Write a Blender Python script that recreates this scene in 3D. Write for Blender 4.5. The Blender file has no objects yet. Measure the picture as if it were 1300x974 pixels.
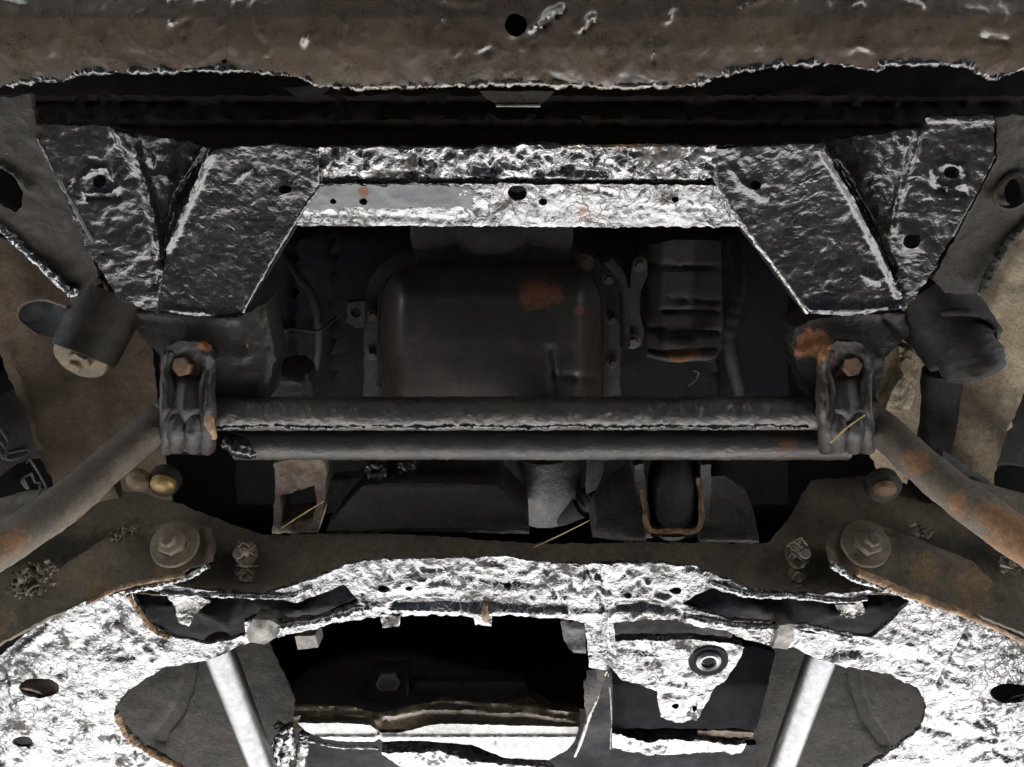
import bpy, bmesh, math, random
import numpy as np
from mathutils import Vector, Matrix, noise
from mathutils.geometry import delaunay_2d_cdt

random.seed(7)
S = bpy.context.scene
COL = S.collection
R = math.radians

# ------------------------------------------------------------------ camera, sky, sun, exposure
CH = 1.0                                   # camera height above the concrete
PITCH = R(63)
FPX = 1001.0                               # focal length in photo pixels (1300 wide)
cam_d = bpy.data.cameras.new('camera')
cam = bpy.data.objects.new('camera', cam_d)
COL.objects.link(cam)
cam_d.sensor_width = 36.0
cam_d.lens = 36.0 * FPX / 1300.0
cam_d.clip_start = 0.01
cam_d.clip_end = 2000
CF = Vector((0, math.cos(PITCH), math.sin(PITCH)))
CU = Vector((0, -math.sin(PITCH), math.cos(PITCH)))
CR = Vector((1, 0, 0))
M = Matrix((CR, CU, -CF)).transposed().to_4x4()
M.translation = Vector((0, 0, CH))
cam.matrix_world = M
S.camera = cam

SUN_EL, SUN_AZ = R(38), R(4)               # low sun behind the car
w = bpy.data.worlds.new('World')
S.world = w
w.use_nodes = True
wn = w.node_tree
bg = wn.nodes['Background']
sky = wn.nodes.new('ShaderNodeTexSky')
sky.sky_type = 'NISHITA'
sky.sun_disc = False
sky.sun_elevation = SUN_EL
sky.sun_rotation = SUN_AZ                  # 0 = +Y
wn.links.new(sky.outputs[0], bg.inputs[0])
bg.inputs[1].default_value = 0.05
sun_d = bpy.data.lights.new('sun', 'SUN')
sun_d.energy = 5.0
sun_d.angle = R(0.5)
sun_d.color = (1.0, 0.96, 0.9)
sun = bpy.data.objects.new('sun', sun_d)
COL.objects.link(sun)
sd = Vector((math.sin(SUN_AZ) * math.cos(SUN_EL), math.cos(SUN_AZ) * math.cos(SUN_EL), math.sin(SUN_EL)))
sun.rotation_euler = (-sd).to_track_quat('-Z', 'Y').to_euler()
sun.location = (0, 6, 6)
S.view_settings.view_transform = 'Standard'
S.view_settings.look = 'None'
S.view_settings.exposure = 3.3
S.view_settings.gamma = 1.0
S.view_settings.use_curve_mapping = False
S.cycles.use_denoising = True
S.cycles.denoising_prefilter = 'ACCURATE'
S.cycles.use_adaptive_sampling = False
S.cycles.max_bounces = 8
S.cycles.diffuse_bounces = 4
S.cycles.glossy_bounces = 4
S.cycles.sample_clamp_indirect = 0.6

# ------------------------------------------------------------------ pixel ray -> point helpers
CAMP = Vector((0, 0, CH))
def ray(px, py):
    return CF + CR * ((px - 650) / FPX) + CU * ((487 - py) / FPX)
def at(px, py, z):                          # point on the ray at height z above the camera
    d = ray(px, py)
    return CAMP + d * (z / d.z)
def atd(px, py, d):                         # point at distance d along the viewing axis
    return CAMP + ray(px, py) * d
def plane3(a, b, c):
    A, B, Cc = at(*a), at(*b), at(*c)
    n = (B - A).cross(Cc - A).normalized()
    k = (A - CAMP).dot(n)
    return lambda px, py: k * ray(px, py).z / ray(px, py).dot(n)
def prof(pts):
    ys = [p[0] for p in pts]; zs = [p[1] for p in pts]
    return lambda px, py: float(np.interp(py, ys, zs))
def profx(pts):
    return lambda px, py: float(np.interp(px, [p[0] for p in pts], [p[1] for p in pts]))
def scat(pts, p=2.5):
    a = np.array(pts, float)
    def f(px, py):
        d = ((a[:, 0] - px) ** 2 + (a[:, 1] - py) ** 2 + 4.0) ** (p / 2)
        wgt = 1 / d
        return float((a[:, 2] * wgt).sum() / wgt.sum())
    return f
def flat(z):
    return lambda px, py: z
def ell(cx, cy, rx, ry, n=16, rot=0):
    c, s = math.cos(rot), math.sin(rot)
    return [(cx + rx * math.cos(t) * c - ry * math.sin(t) * s, cy + rx * math.cos(t) * s + ry * math.sin(t) * c)
            for t in [2 * math.pi * i / n for i in range(n)]]
def inside(loops, P):
    res = np.zeros(len(P), bool)
    for lp in loops:
        L = np.array(lp); n = len(L)
        for i in range(n):
            x0, y0 = L[i]; x1, y1 = L[(i + 1) % n]
            if y0 == y1: continue
            c = (P[:, 1] < y0) != (P[:, 1] < y1)
            res ^= c & (P[:, 0] < x0 + (P[:, 1] - y0) * (x1 - x0) / (y1 - y0))
    return res

# ------------------------------------------------------------------ materials
def srgb(r, g, b):
    f = lambda v: (v / 255 / 12.92) if v / 255 <= 0.04045 else ((v / 255 + 0.055) / 1.055) ** 2.4
    return (f(r), f(g), f(b))
def grime(name, c1, c2, rough=(0.3, 0.55), spec=0.5, metal=0.0, coat=0.0, scale=18, bump=(90, 0.0012), bump2=(350, 0.0005),
          rust=0.0, spots=(), speck=0.0, wrinkle=0.0, crack=0.0, rust_col=(0.16, 0.055, 0.02), stretch=(1, 1, 1), ior=1.5, coat_ior=1.5, mottle=0.5, det=6, dull=0.0, dull_col=(0.055, 0.047, 0.038)):
    m = bpy.data.materials.new(name)
    m.use_nodes = True
    nt = m.node_tree; N = nt.nodes; L = nt.links
    b = N['Principled BSDF']
    geo = N.new('ShaderNodeNewGeometry')
    mp = N.new('ShaderNodeMapping'); mp.inputs['Scale'].default_value = stretch
    L.new(geo.outputs['Position'], mp.inputs[0])
    pos = mp.outputs[0]
    def nz(sc, det=5, rg=0.6, dist=0.0):
        t = N.new('ShaderNodeTexNoise'); t.inputs['Scale'].default_value = sc
        t.inputs['Detail'].default_value = det; t.inputs['Roughness'].default_value = rg
        t.inputs['Distortion'].default_value = dist
        L.new(pos, t.inputs['Vector']); return t.outputs['Fac']
    def ramp(src, lo, hi):
        r = N.new('ShaderNodeMapRange'); r.inputs['From Min'].default_value = lo; r.inputs['From Max'].default_value = hi
        r.interpolation_type = 'SMOOTHSTEP'
        L.new(src, r.inputs['Value']); return r.outputs[0]
    def mixc(fac, a, bb):
        x = N.new('ShaderNodeMix'); x.data_type = 'RGBA'
        L.new(fac, x.inputs[0])
        for i, v in ((6, a), (7, bb)):
            if isinstance(v, tuple): x.inputs[i].default_value = (*v, 1)
            else: L.new(v, x.inputs[i])
        return x.outputs[2]
    def math_(op, a, bb):
        x = N.new('ShaderNodeMath'); x.operation = op
        for i, v in ((0, a), (1, bb)):
            if isinstance(v, (int, float)): x.inputs[i].default_value = v
            else: L.new(v, x.inputs[i])
        return x.outputs[0]
    n1 = nz(scale, 6, 0.65, 0.3)
    col = mixc(ramp(n1, 0.36, 0.64), c1, c2)
    n2 = nz(scale * 5.3, 5, 0.7)
    rg = N.new('ShaderNodeMapRange'); rg.inputs['From Min'].default_value = 0.3; rg.inputs['From Max'].default_value = 0.7
    rg.inputs['To Min'].default_value = rough[0]; rg.inputs['To Max'].default_value = rough[1]
    L.new(n2, rg.inputs['Value']); rgh = rg.outputs[0]
    mask = None
    if rust > 0:
        nr = nz(scale * 1.7 + 3, 8, 0.7, 0.5)
        mask = ramp(nr, 0.72 - rust * 0.3, 0.80 - rust * 0.3)
    for (p, rad) in spots:
        dn = N.new('ShaderNodeVectorMath'); dn.operation = 'DISTANCE'
        L.new(geo.outputs['Position'], dn.inputs[0]); dn.inputs[1].default_value = p
        q = math_('ADD', math_('DIVIDE', dn.outputs['Value'], rad), math_('MULTIPLY', math_('SUBTRACT', nz(75, 9, 0.8), 0.5), 3.2))
        mk = ramp(q, 1.02, 0.88)
        mask = mk if mask is None else math_('MAXIMUM', mask, mk)
    if mask is not None:
        rc = mixc(nz(140, 4), rust_col, tuple(v * 0.45 for v in rust_col))
        col = mixc(mask, col, rc)
        rgh = math_('MAXIMUM', rgh, math_('MULTIPLY', mask, 0.85))
    if speck > 0:
        sp = ramp(nz(420, 2, 0.5), 0.74 - speck * 0.12, 0.80 - speck * 0.12)
        col = mixc(math_('MULTIPLY', sp, 0.8), col, (0.20, 0.17, 0.13))
    if dull > 0:
        dm = ramp(math_('ADD', math_('MULTIPLY', nz(26, 9, 0.75, 0.6), 0.75), math_('MULTIPLY', nz(120, 4, 0.6), 0.25)), 0.60 - dull * .25, 0.66 - dull * .25)
        col = mixc(dm, col, dull_col)
        rgh = math_('ADD', math_('MULTIPLY', rgh, math_('SUBTRACT', 1.0, dm)), math_('MULTIPLY', dm, 0.72))
        inv = math_('SUBTRACT', 1.0, dm)
        L.new(math_('MULTIPLY', inv, coat), b.inputs['Coat Weight'])
        L.new(math_('ADD', math_('MULTIPLY', inv, spec - 0.2), 0.2), b.inputs['Specular IOR Level'])
    gr = N.new('ShaderNodeMapRange'); gr.inputs['From Min'].default_value = 0.32; gr.inputs['From Max'].default_value = 0.68
    gr.inputs['To Min'].default_value = 1 - mottle; gr.inputs['To Max'].default_value = 1 + mottle
    L.new(math_('ADD', math_('MULTIPLY', nz(95, 8, 0.75), 0.6), math_('MULTIPLY', nz(340, 3, 0.6), 0.4)), gr.inputs['Value'])
    vm = N.new('ShaderNodeVectorMath'); vm.operation = 'SCALE'
    L.new(col, vm.inputs[0]); L.new(gr.outputs[0], vm.inputs['Scale']); col = vm.outputs[0]
    L.new(col, b.inputs['Base Color'])
    L.new(rgh, b.inputs['Roughness'])
    b.inputs['Metallic'].default_value = metal
    b.inputs['Specular IOR Level'].default_value = spec
    b.inputs['IOR'].default_value = ior
    b.inputs['Coat Weight'].default_value = coat
    b.inputs['Coat IOR'].default_value = coat_ior
    b.inputs['Coat Roughness'].default_value = 0.18
    # relief
    h = math_('MULTIPLY', nz(bump[0], det, 0.62, 0.4), bump[1])
    h = math_('ADD', h, math_('MULTIPLY', nz(bump2[0], 4, 0.6), bump2[1]))
    if wrinkle > 0:
        v = N.new('ShaderNodeTexVoronoi'); v.feature = 'SMOOTH_F1'; v.inputs['Scale'].default_value = 110
        dv = N.new('ShaderNodeVectorMath'); dv.operation = 'ADD'
        nv = N.new('ShaderNodeTexNoise'); nv.inputs['Scale'].default_value = 40; L.new(pos, nv.inputs['Vector'])
        sc_ = N.new('ShaderNodeVectorMath'); sc_.operation = 'SCALE'; sc_.inputs['Scale'].default_value = 0.03
        L.new(nv.outputs['Color'], sc_.inputs[0]); L.new(pos, dv.inputs[0]); L.new(sc_.outputs[0], dv.inputs[1])
        L.new(dv.outputs[0], v.inputs['Vector'])
        h = math_('ADD', h, math_('MULTIPLY', v.outputs['Distance'], wrinkle))
    if crack > 0:
        v = N.new('ShaderNodeTexVoronoi'); v.feature = 'DISTANCE_TO_EDGE'; v.inputs['Scale'].default_value = 55
        dv = N.new('ShaderNodeVectorMath'); dv.operation = 'ADD'
        nv = N.new('ShaderNodeTexNoise'); nv.inputs['Scale'].default_value = 60; nv.inputs['Detail'].default_value = 5
        L.new(pos, nv.inputs['Vector'])
        sc_ = N.new('ShaderNodeVectorMath'); sc_.operation = 'SCALE'; sc_.inputs['Scale'].default_value = 0.03
        L.new(nv.outputs['Color'], sc_.inputs[0]); L.new(pos, dv.inputs[0]); L.new(sc_.outputs[0], dv.inputs[1])
        L.new(dv.outputs[0], v.inputs['Vector'])
        ck = math_('MULTIPLY', ramp(v.outputs['Distance'], 0.0, 0.09), ramp(nz(9, 3), 0.42, 0.56))
        h = math_('ADD', h, math_('MULTIPLY', ck, crack))
    bp = N.new('ShaderNodeBump'); bp.inputs['Strength'].default_value = 1.0; bp.inputs['Distance'].default_value = 1.0
    L.new(h, bp.inputs['Height']); L.new(bp.outputs[0], b.inputs['Normal'])
    L.new(bp.outputs[0], b.inputs['Coat Normal'])
    return m

V3 = lambda px, py, z: tuple(at(px, py, z))
MAT = {}
MAT['apron'] = grime('brown undercoat', (0.040, 0.028, 0.018), (0.066, 0.047, 0.030), (0.2, 0.42), 0.8, coat=0.3, scale=7, bump=(26, 0.0022), bump2=(260, 0.00015), det=3, speck=0.05)
MAT['tar'] = grime('oily black undercoat', (0.010, 0.0095, 0.009), (0.020, 0.018, 0.015), (0.13, 0.34), 0.65, coat=0.15, scale=14, bump=(88, 0.0013), bump2=(220, 0.00022), det=2.8, wrinkle=0.0008, speck=0.1, ior=1.55)
MAT['tar_dull'] = grime('dusty black undercoat', (0.013, 0.0105, 0.008), (0.024, 0.0195, 0.014), (0.5, 0.75), 0.2, scale=12, bump=(70, 0.0016), bump2=(320, 0.0006), speck=0.12)
MAT['web'] = grime('cracked grey paint', (0.045, 0.042, 0.040), (0.08, 0.068, 0.056), (0.18, 0.42), 1.0, coat=0.5, scale=16, bump=(120, 0.0009), bump2=(420, 0.0006), crack=0.0012, rust=0.22, ior=1.9, dull=0.3,
    spots=[(V3(745, 275, .8), .012), (V3(720, 278, .8), .008)])
MAT['web_smooth'] = grime('scraped smooth grey paint', (0.026, 0.026, 0.029), (0.045, 0.045, 0.049), (0.3, 0.45), 0.6, scale=20, bump=(40, 0.0003), bump2=(300, 0.0001), spots=[(V3(462, 243, .8), .006)], ior=1.7)
MAT['sub'] = grime('wet black subframe paint', (0.010, 0.0095, 0.009), (0.022, 0.020, 0.018), (0.14, 0.42), 0.9, coat=0.6, scale=16, bump=(60, 0.0023), bump2=(300, 0.00035), det=3.5, wrinkle=0.0009, crack=0.0006, rust=0.05, ior=1.85, dull=0.30, coat_ior=1.6)
MAT['wall'] = grime('dusty brown subframe wall', (0.062, 0.048, 0.033), (0.112, 0.087, 0.056), (0.6, 0.85), 0.3, scale=9, bump=(60, 0.0012), bump2=(330, 0.0006), rust=0.08, speck=0.15, rust_col=(0.20, 0.135, 0.068), spots=[(V3(1235, 745, .80), .030), (V3(1180, 722, .80), .022), (V3(1130, 645, .85), .02), (V3(1165, 655, .84), .016), (V3(205, 722, .80), .012), (V3(130, 752, .79), .018), (V3(20, 800, .78), .03)])
MAT['edge_rust'] = grime('rusty peeled edge', (0.30, 0.18, 0.08), (0.10, 0.055, 0.03), (0.5, 0.8), 0.4, scale=40, bump=(150, 0.0014), bump2=(400, 0.0006))
MAT['bar'] = grime('oily dark bar steel', (0.028, 0.021, 0.015), (0.050, 0.038, 0.026), (0.3, 0.6), 0.8, scale=18, bump=(90, 0.0018), bump2=(300, 0.0006), speck=0.12, ior=1.6,
    spots=[(V3(1000, 562, .862), .013), (V3(1062, 440, .83), .02)])
MAT['bar_dirty'] = grime('muddy bar steel', (0.048, 0.037, 0.026), (0.078, 0.059, 0.040), (0.55, 0.8), 0.4, scale=13, bump=(70, 0.0010), bump2=(320, 0.0005), rust=0.12,
    spots=[(V3(1165, 585, .78), .016), (V3(1152, 548, .80), .010), (V3(1300, 690, .66), .045), (V3(1258, 655, .69), .022), (V3(1215, 640, .72), .014), (V3(8, 690, .66), .026)], rust_col=(0.20, 0.105, 0.05))
MAT['mount'] = grime('greasy dark mount steel', (0.017, 0.014, 0.011), (0.030, 0.024, 0.018), (0.4, 0.65), 0.35, scale=15, bump=(90, 0.0016), bump2=(300, 0.0007), speck=0.15, ior=1.6,
    spots=[(V3(1035, 440, .87), .022), (V3(310, 440, .87), .009), (V3(262, 438, .86), .010)], rust_col=(0.30, 0.12, 0.05))
MAT['bolt'] = grime('rusty bolt steel', (0.10, 0.065, 0.04), (0.20, 0.105, 0.05), (0.4, 0.7), 0.5, metal=0.2, scale=60, bump=(200, 0.0008), bump2=(500, 0.0004))
MAT['bolt_dull'] = grime('dusty bolt steel', (0.07, 0.057, 0.044), (0.10, 0.08, 0.06), (0.5, 0.75), 0.5, scale=60, bump=(200, 0.0006), bump2=(500, 0.0003))
MAT['steel'] = grime('bare galvanised steel', (0.125, 0.127, 0.13), (0.165, 0.167, 0.17), (0.26, 0.40), 0.5, mottle=0.25, metal=1.0, scale=60, bump=(260, 0.0002), bump2=(700, 0.0001), speck=0.0)
MAT['nut'] = grime('grey zinc nut', (0.09, 0.083, 0.072), (0.16, 0.147, 0.128), (0.4, 0.6), 0.5, metal=0.3, scale=60, bump=(220, 0.0006), bump2=(500, 0.0003))
MAT['brass'] = grime('yellow passivated steel', (0.36, 0.25, 0.08), (0.24, 0.17, 0.07), (0.35, 0.5), 0.5, metal=0.5, scale=50, bump=(200, 0.0004), bump2=(500, 0.0002))
MAT['brassdull'] = grime('dull yellow washer', (0.15, 0.11, 0.055), (0.09, 0.068, 0.04), (0.45, 0.65), 0.5, metal=0.3, scale=40, bump=(160, 0.0008), bump2=(420, 0.0004))
MAT['mud'] = grime('sunlit-tone mud liner', (0.34, 0.26, 0.17), (0.56, 0.46, 0.32), (0.7, 0.9), 0.3, scale=9, bump=(40, 0.0015), bump2=(260, 0.0007), speck=0.1)  # base colour raised to stand in for sunlight on the right liner
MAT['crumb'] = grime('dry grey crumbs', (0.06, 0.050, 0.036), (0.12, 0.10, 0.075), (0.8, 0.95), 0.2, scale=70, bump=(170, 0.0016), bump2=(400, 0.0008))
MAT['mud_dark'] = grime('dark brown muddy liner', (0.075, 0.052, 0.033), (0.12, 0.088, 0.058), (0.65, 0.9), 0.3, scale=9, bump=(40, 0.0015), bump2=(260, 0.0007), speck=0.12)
MAT['mudlit'] = grime('sunlit-tone sandy mud', (0.60, 0.52, 0.37), (0.36, 0.28, 0.18), (0.8, 0.95), 0.2, scale=70, bump=(170, 0.0040), bump2=(400, 0.0012))  # sunlight on the mud strip is put into this pale colour
MAT['pan'] = grime('oily brown oil pan paint', (0.034, 0.026, 0.021), (0.068, 0.052, 0.042), (0.35, 0.55), 0.6, coat=0.2, scale=8, bump=(40, 0.0006), bump2=(280, 0.0003), speck=0.08,
    spots=[(V3(683, 374, 1.03), .024), (V3(705, 371, 1.03), .014), (V3(738, 396, 1.02), .010)], rust_col=(0.30, 0.12, 0.06))
MAT['engine'] = grime('dark engine casting', (0.028, 0.025, 0.023), (0.044, 0.038, 0.033), (0.5, 0.75), 0.4, scale=14, bump=(60, 0.0010), bump2=(300, 0.0005),
    spots=[(V3(868, 449, 1.1), .03)], rust_col=(0.25, 0.11, 0.04))
MAT['dark'] = grime('black painted inner steel', (0.012, 0.0127, 0.0148), (0.017, 0.0167, 0.018), (0.6, 0.85), 0.1, scale=10, bump=(40, 0.001), bump2=(280, 0.0003))
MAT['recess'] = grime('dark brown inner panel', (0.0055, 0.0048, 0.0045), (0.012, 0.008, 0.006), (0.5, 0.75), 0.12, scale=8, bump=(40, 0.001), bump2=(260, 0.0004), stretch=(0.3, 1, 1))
MAT['rubber'] = grime('weathered black rubber', (0.020, 0.0185, 0.017), (0.034, 0.031, 0.027), (0.55, 0.8), 0.2, scale=24, bump=(120, 0.0006), bump2=(400, 0.0003))
MAT['tyre'] = grime('dusty tyre rubber', (0.045, 0.043, 0.039), (0.07, 0.066, 0.06), (0.6, 0.85), 0.3, scale=24, bump=(120, 0.0006), bump2=(400, 0.0003))
MAT['rubber_line'] = grime('scuffed grey rubber', (0.13, 0.12, 0.105), (0.18, 0.17, 0.15), (0.6, 0.85), 0.3, scale=40, bump=(200, 0.0004), bump2=(500, 0.0002))
MAT['alloy'] = grime('oily cast alloy', (0.17, 0.168, 0.162), (0.27, 0.265, 0.255), (0.22, 0.42), 0.6, metal=0.6, scale=14, bump=(60, 0.0003), bump2=(420, 0.0003), ior=1.6)
MAT['alloy_oil'] = grime('oil stained alloy', (0.045, 0.030, 0.014), (0.13, 0.092, 0.046), (0.22, 0.42), 0.6, metal=0.1, coat=0.25, scale=34, bump=(55, 0.0016), bump2=(300, 0.0005))
MAT['rustplate'] = grime('rust brown bracket', (0.16, 0.10, 0.065), (0.27, 0.22, 0.17), (0.5, 0.75), 0.5, scale=45, bump=(140, 0.0016), bump2=(420, 0.0006), rust=0.4, rust_col=(0.22, 0.09, 0.04))
MAT['plastic'] = grime('ribbed black plastic liner', (0.022, 0.019, 0.014), (0.040, 0.034, 0.025), (0.5, 0.7), 0.25, scale=20, bump=(130, 0.0012), bump2=(420, 0.0009), speck=0.2)
MAT['straw'] = grime('dry straw', (0.42, 0.31, 0.16), (0.30, 0.21, 0.10), (0.6, 0.8), 0.3, scale=200, bump=(300, 0.0002), bump2=(600, 0.0001))
MAT['concrete'] = grime('pale concrete paving', (0.455, 0.46, 0.475), (0.53, 0.535, 0.55), (0.8, 0.95), 0.3, scale=2, bump=(30, 0.001), bump2=(200, 0.0006))
MAT['bounce_cut_asphalt'] = grime('dark oily asphalt', (0.055, 0.055, 0.056), (0.080, 0.078, 0.076), (0.7, 0.9), 0.3, scale=3, bump=(60, 0.002), bump2=(300, 0.001))
MAT['mount_pad'] = grime('pitted black cast iron', (0.026, 0.023, 0.020), (0.040, 0.036, 0.030), (0.5, 0.75), 0.4, scale=22, bump=(240, 0.0016), bump2=(480, 0.0006), speck=0.1)

# ------------------------------------------------------------------ mesh helpers
class Thing:
    def __init__(s, name, label, cat, origin, group=None):
        e = bpy.data.objects.new(name, None)
        COL.objects.link(e)
        e.empty_display_size = 0.05
        e.location = origin
        e['label'] = label; e['category'] = cat
        if group: e['group'] = group
        s.e = e; s.o = Vector(origin)
def link(name, verts, faces, mat, parent, smooth=True, angle=50):
    """parent: Thing, or (Thing, part object) for a sub-part"""
    th, up = (parent, parent.e) if isinstance(parent, Thing) else (parent[0], parent[1])
    me = bpy.data.meshes.new(name)
    me.from_pydata([tuple(Vector(v) - th.o) for v in verts], [], faces)
    me.update()
    bm = bmesh.new(); bm.from_mesh(me)
    bmesh.ops.recalc_face_normals(bm, faces=bm.faces)
    bm.to_mesh(me); bm.free()
    if smooth:
        me.shade_smooth(); me.set_sharp_from_angle(angle=R(angle))
    me.materials.append(MAT[mat])
    ob = bpy.data.objects.new(name, me)
    COL.objects.link(ob)
    ob.parent = up
    return ob
def fbm(p, s, o=3):
    return noise.fractal(p * s, 0.9, 2.1, o)
def polyl(pts, n):
    """Catmull-Rom resample"""
    P = [Vector(p) for p in pts]
    if len(P) == 2: return [P[0].lerp(P[1], i / n) for i in range(n + 1)]
    P = [P[0] * 2 - P[1]] + P + [P[-1] * 2 - P[-2]]
    out = []
    segs = len(P) - 3
    for i in range(n + 1):
        t = i / n * segs; k = min(int(t), segs - 1); t -= k
        a, b, c, d = P[k:k + 4]
        out.append(0.5 * ((2 * b) + (c - a) * t + (2 * a - 5 * b + 4 * c - d) * t * t + (3 * b - a - 3 * c + d) * t ** 3))
    return out
def sheet(name, outline, zf, mat, parent, thick=0.004, holes=(), res=5, amp=0.0012, nsc=28, strokes=(), rag=1.2, back=None, amp2=None, pit=0.0):
    """A plate: outline and holes in picture pixels laid onto the surface height zf(px, py), finely meshed, given relief
    (noise + strokes: polylines (pts, width px, height m)) and a real thickness."""
    rnd = random.Random(sum(map(ord, name)) + len(outline))
    loops = []
    for k, lp in enumerate([outline] + list(holes)):
        out = []
        n = len(lp)
        for i in range(n):
            a = Vector(lp[i]); b = Vector(lp[(i + 1) % n])
            m = max(1, int(round((b - a).length / res)))
            for j in range(m):
                q = a.lerp(b, j / m)
                t = (b - a).normalized() if (b - a).length > 0 else Vector((1, 0))
                r_ = rag if k == 0 else min(rag, 0.8)
                q = q + Vector((-t.y, t.x)) * (r_ * (noise.noise(Vector((q.x * .11, q.y * .11, 3.3))) * 1.6 + rnd.uniform(-.35, .35)))
                out.append((q.x, q.y))
        loops.append(out)
    xs = [p[0] for p in loops[0]]; ys = [p[1] for p in loops[0]]
    gx = np.arange(min(xs), max(xs) + res, res); gy = np.arange(min(ys), max(ys) + res, res * 0.87)
    G = []
    for j, y in enumerate(gy):
        for x in gx:
            G.append((x + (j % 2) * res / 2 + rnd.uniform(-.2, .2) * res, y + rnd.uniform(-.2, .2) * res))
    G = np.array(G)
    G = G[inside(loops, G)]
    L = np.array([p for lp in loops for p in lp])
    keep = np.ones(len(G), bool)
    for i in range(0, len(L), 200):
        d = ((G[:, None, :] - L[None, i:i + 200, :]) ** 2).sum(2).min(1)
        keep &= d > (res * 0.5) ** 2
    G = G[keep]
    verts = [Vector(p) for p in L] + [Vector(p) for p in G]
    edges = []; o = 0
    for lp in loops:
        edges += [(o + i, o + (i + 1) % len(lp)) for i in range(len(lp))]; o += len(lp)
    v2, e2, f2, *_ = delaunay_2d_cdt(verts, edges, [], 0, 1e-4)
    P2 = np.array([tuple(v) for v in v2])
    F = [tuple(f) for f in f2]
    cen = np.array([P2[list(f)].mean(0) for f in F])
    F = [f for f, ok in zip(F, inside(loops, cen)) if ok]
    P3 = [at(p[0], p[1], zf(p[0], p[1])) for p in P2]
    # vertex normals towards the camera
    NV = [Vector((0, 0, 0)) for _ in P3]
    for f in F:
        n = (P3[f[1]] - P3[f[0]]).cross(P3[f[2]] - P3[f[0]])
        if n.dot(CAMP - P3[f[0]]) < 0: n = -n
        for i in f: NV[i] += n
    NV = [n.normalized() if n.length > 0 else Vector((0, 0, -1)) for n in NV]
    mean = sum(NV, Vector()).normalized()
    back = Vector(back).normalized() if back else -mean
    S2 = []
    for pts, wd, hh in strokes:
        S2.append((np.array(pts, float), wd, hh))
    H = np.zeros(len(P2))
    for pts, wd, hh in S2:
        if len(pts) == 1:
            d = np.sqrt(((P2 - pts[0]) ** 2).sum(1))
        else:
            d = np.full(len(P2), 1e9)
            for a, b in zip(pts[:-1], pts[1:]):
                ab = b - a; t = np.clip(((P2 - a) @ ab) / max(ab @ ab, 1e-9), 0, 1)
                d = np.minimum(d, np.sqrt(((P2 - a - t[:, None] * ab) ** 2).sum(1)))
        H += hh * np.exp(-(d / wd) ** 2 * 2)
    a2 = amp * 0.55 if amp2 is None else amp2
    front = []
    for p, n, h in zip(P3, NV, H):
        q = h + amp * fbm(p, nsc) + a2 * (1 - 2 * abs(noise.noise(p * nsc * 3.1)))
        if pit: q -= pit * max(0.0, noise.noise(p * 55 + Vector((7, 1, 3))) - 0.35)
        front.append(p + n * q)
    bk = [p + back * thick for p in P3]
    nV = len(P3)
    cnt = {}
    for f in F:
        for i in range(3):
            a, b = f[i], f[(i + 1) % 3]
            cnt[(min(a, b), max(a, b))] = cnt.get((min(a, b), max(a, b)), 0) + 1
    faces = list(F) + [tuple(nV + i for i in reversed(f)) for f in F]
    for (a, b), c in cnt.items():
        if c == 1: faces.append((a, b, nV + b, nV + a))
    used = sorted({i for f in faces for i in f})
    ix = {u: i for i, u in enumerate(used)}
    V = front + bk
    return link(name, [V[u] for u in used], [tuple(ix[i] for i in f) for f in faces], mat, parent)
def tube(name, pts, rad, mat, parent, seg=24, n=60, amp=0.0006, nsc=45, flatten=None, cap=True):
    C_ = polyl(pts, n)
    rads = rad if isinstance(rad, (list, tuple)) else [rad] * 2
    verts, faces = [], []
    up = Vector((0.13, 0.2, 0.97)).normalized()
    for i, c in enumerate(C_):
        t = (C_[min(i + 1, n)] - C_[max(i - 1, 0)]).normalized()
        x = t.cross(up).normalized(); y = x.cross(t).normalized()
        r = float(np.interp(i / n, np.linspace(0, 1, len(rads)), rads))
        for k in range(seg):
            a = 2 * math.pi * k / seg
            d = x * math.cos(a) + y * math.sin(a) * (flatten or 1)
            p = c + d * r
            verts.append(p + d * (amp * fbm(p, nsc) + amp * .6 * (1 - 2 * abs(noise.noise(p * nsc * 2.7)))))
    for i in range(n):
        for k in range(seg):
            faces.append((i * seg + k, i * seg + (k + 1) % seg, (i + 1) * seg + (k + 1) % seg, (i + 1) * seg + k))
    if cap:
        faces.append(tuple(range(seg))[::-1]); faces.append(tuple(n * seg + k for k in range(seg)))
    return link(name, verts, faces, mat, parent)
def lathe(name, o, axis, prof_, mat, parent, seg=24, amp=0.0, spin=0.0, smooth=True, angle=40, cap=True):
    """prof_: (radius, height along axis) from base to tip"""
    a = Vector(axis).normalized()
    x = a.orthogonal().normalized()
    if abs(a.x) < 0.9: x = (Vector((1, 0, 0)) - a * a.x).normalized()
    y = a.cross(x)
    verts, faces = [], []
    o = Vector(o)
    for r, h in prof_:
        for k in range(seg):
            t = 2 * math.pi * k / seg + spin
            p = o + a * h + (x * math.cos(t) + y * math.sin(t)) * r
            if amp: p += a.cross(x) * 0 + (p - o).normalized() * amp * noise.noise(p * 90)
            verts.append(p)
    m = len(prof_)
    for i in range(m - 1):
        for k in range(seg):
            faces.append((i * seg + k, i * seg + (k + 1) % seg, (i + 1) * seg + (k + 1) % seg, (i + 1) * seg + k))
    if cap: faces.append(tuple(range(seg))[::-1]); faces.append(tuple((m - 1) * seg + k for k in range(seg)))
    return link(name, verts, faces, mat, parent, smooth, angle)
def hexhead(o, axis, r, h, mat, parent, name='head', spin=0.2):
    return lathe(name, o, axis, [(r, 0), (r, h * .8), (r * .86, h), (r * .3, h * 1.01)], mat, parent, seg=6, spin=spin, angle=20)
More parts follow.
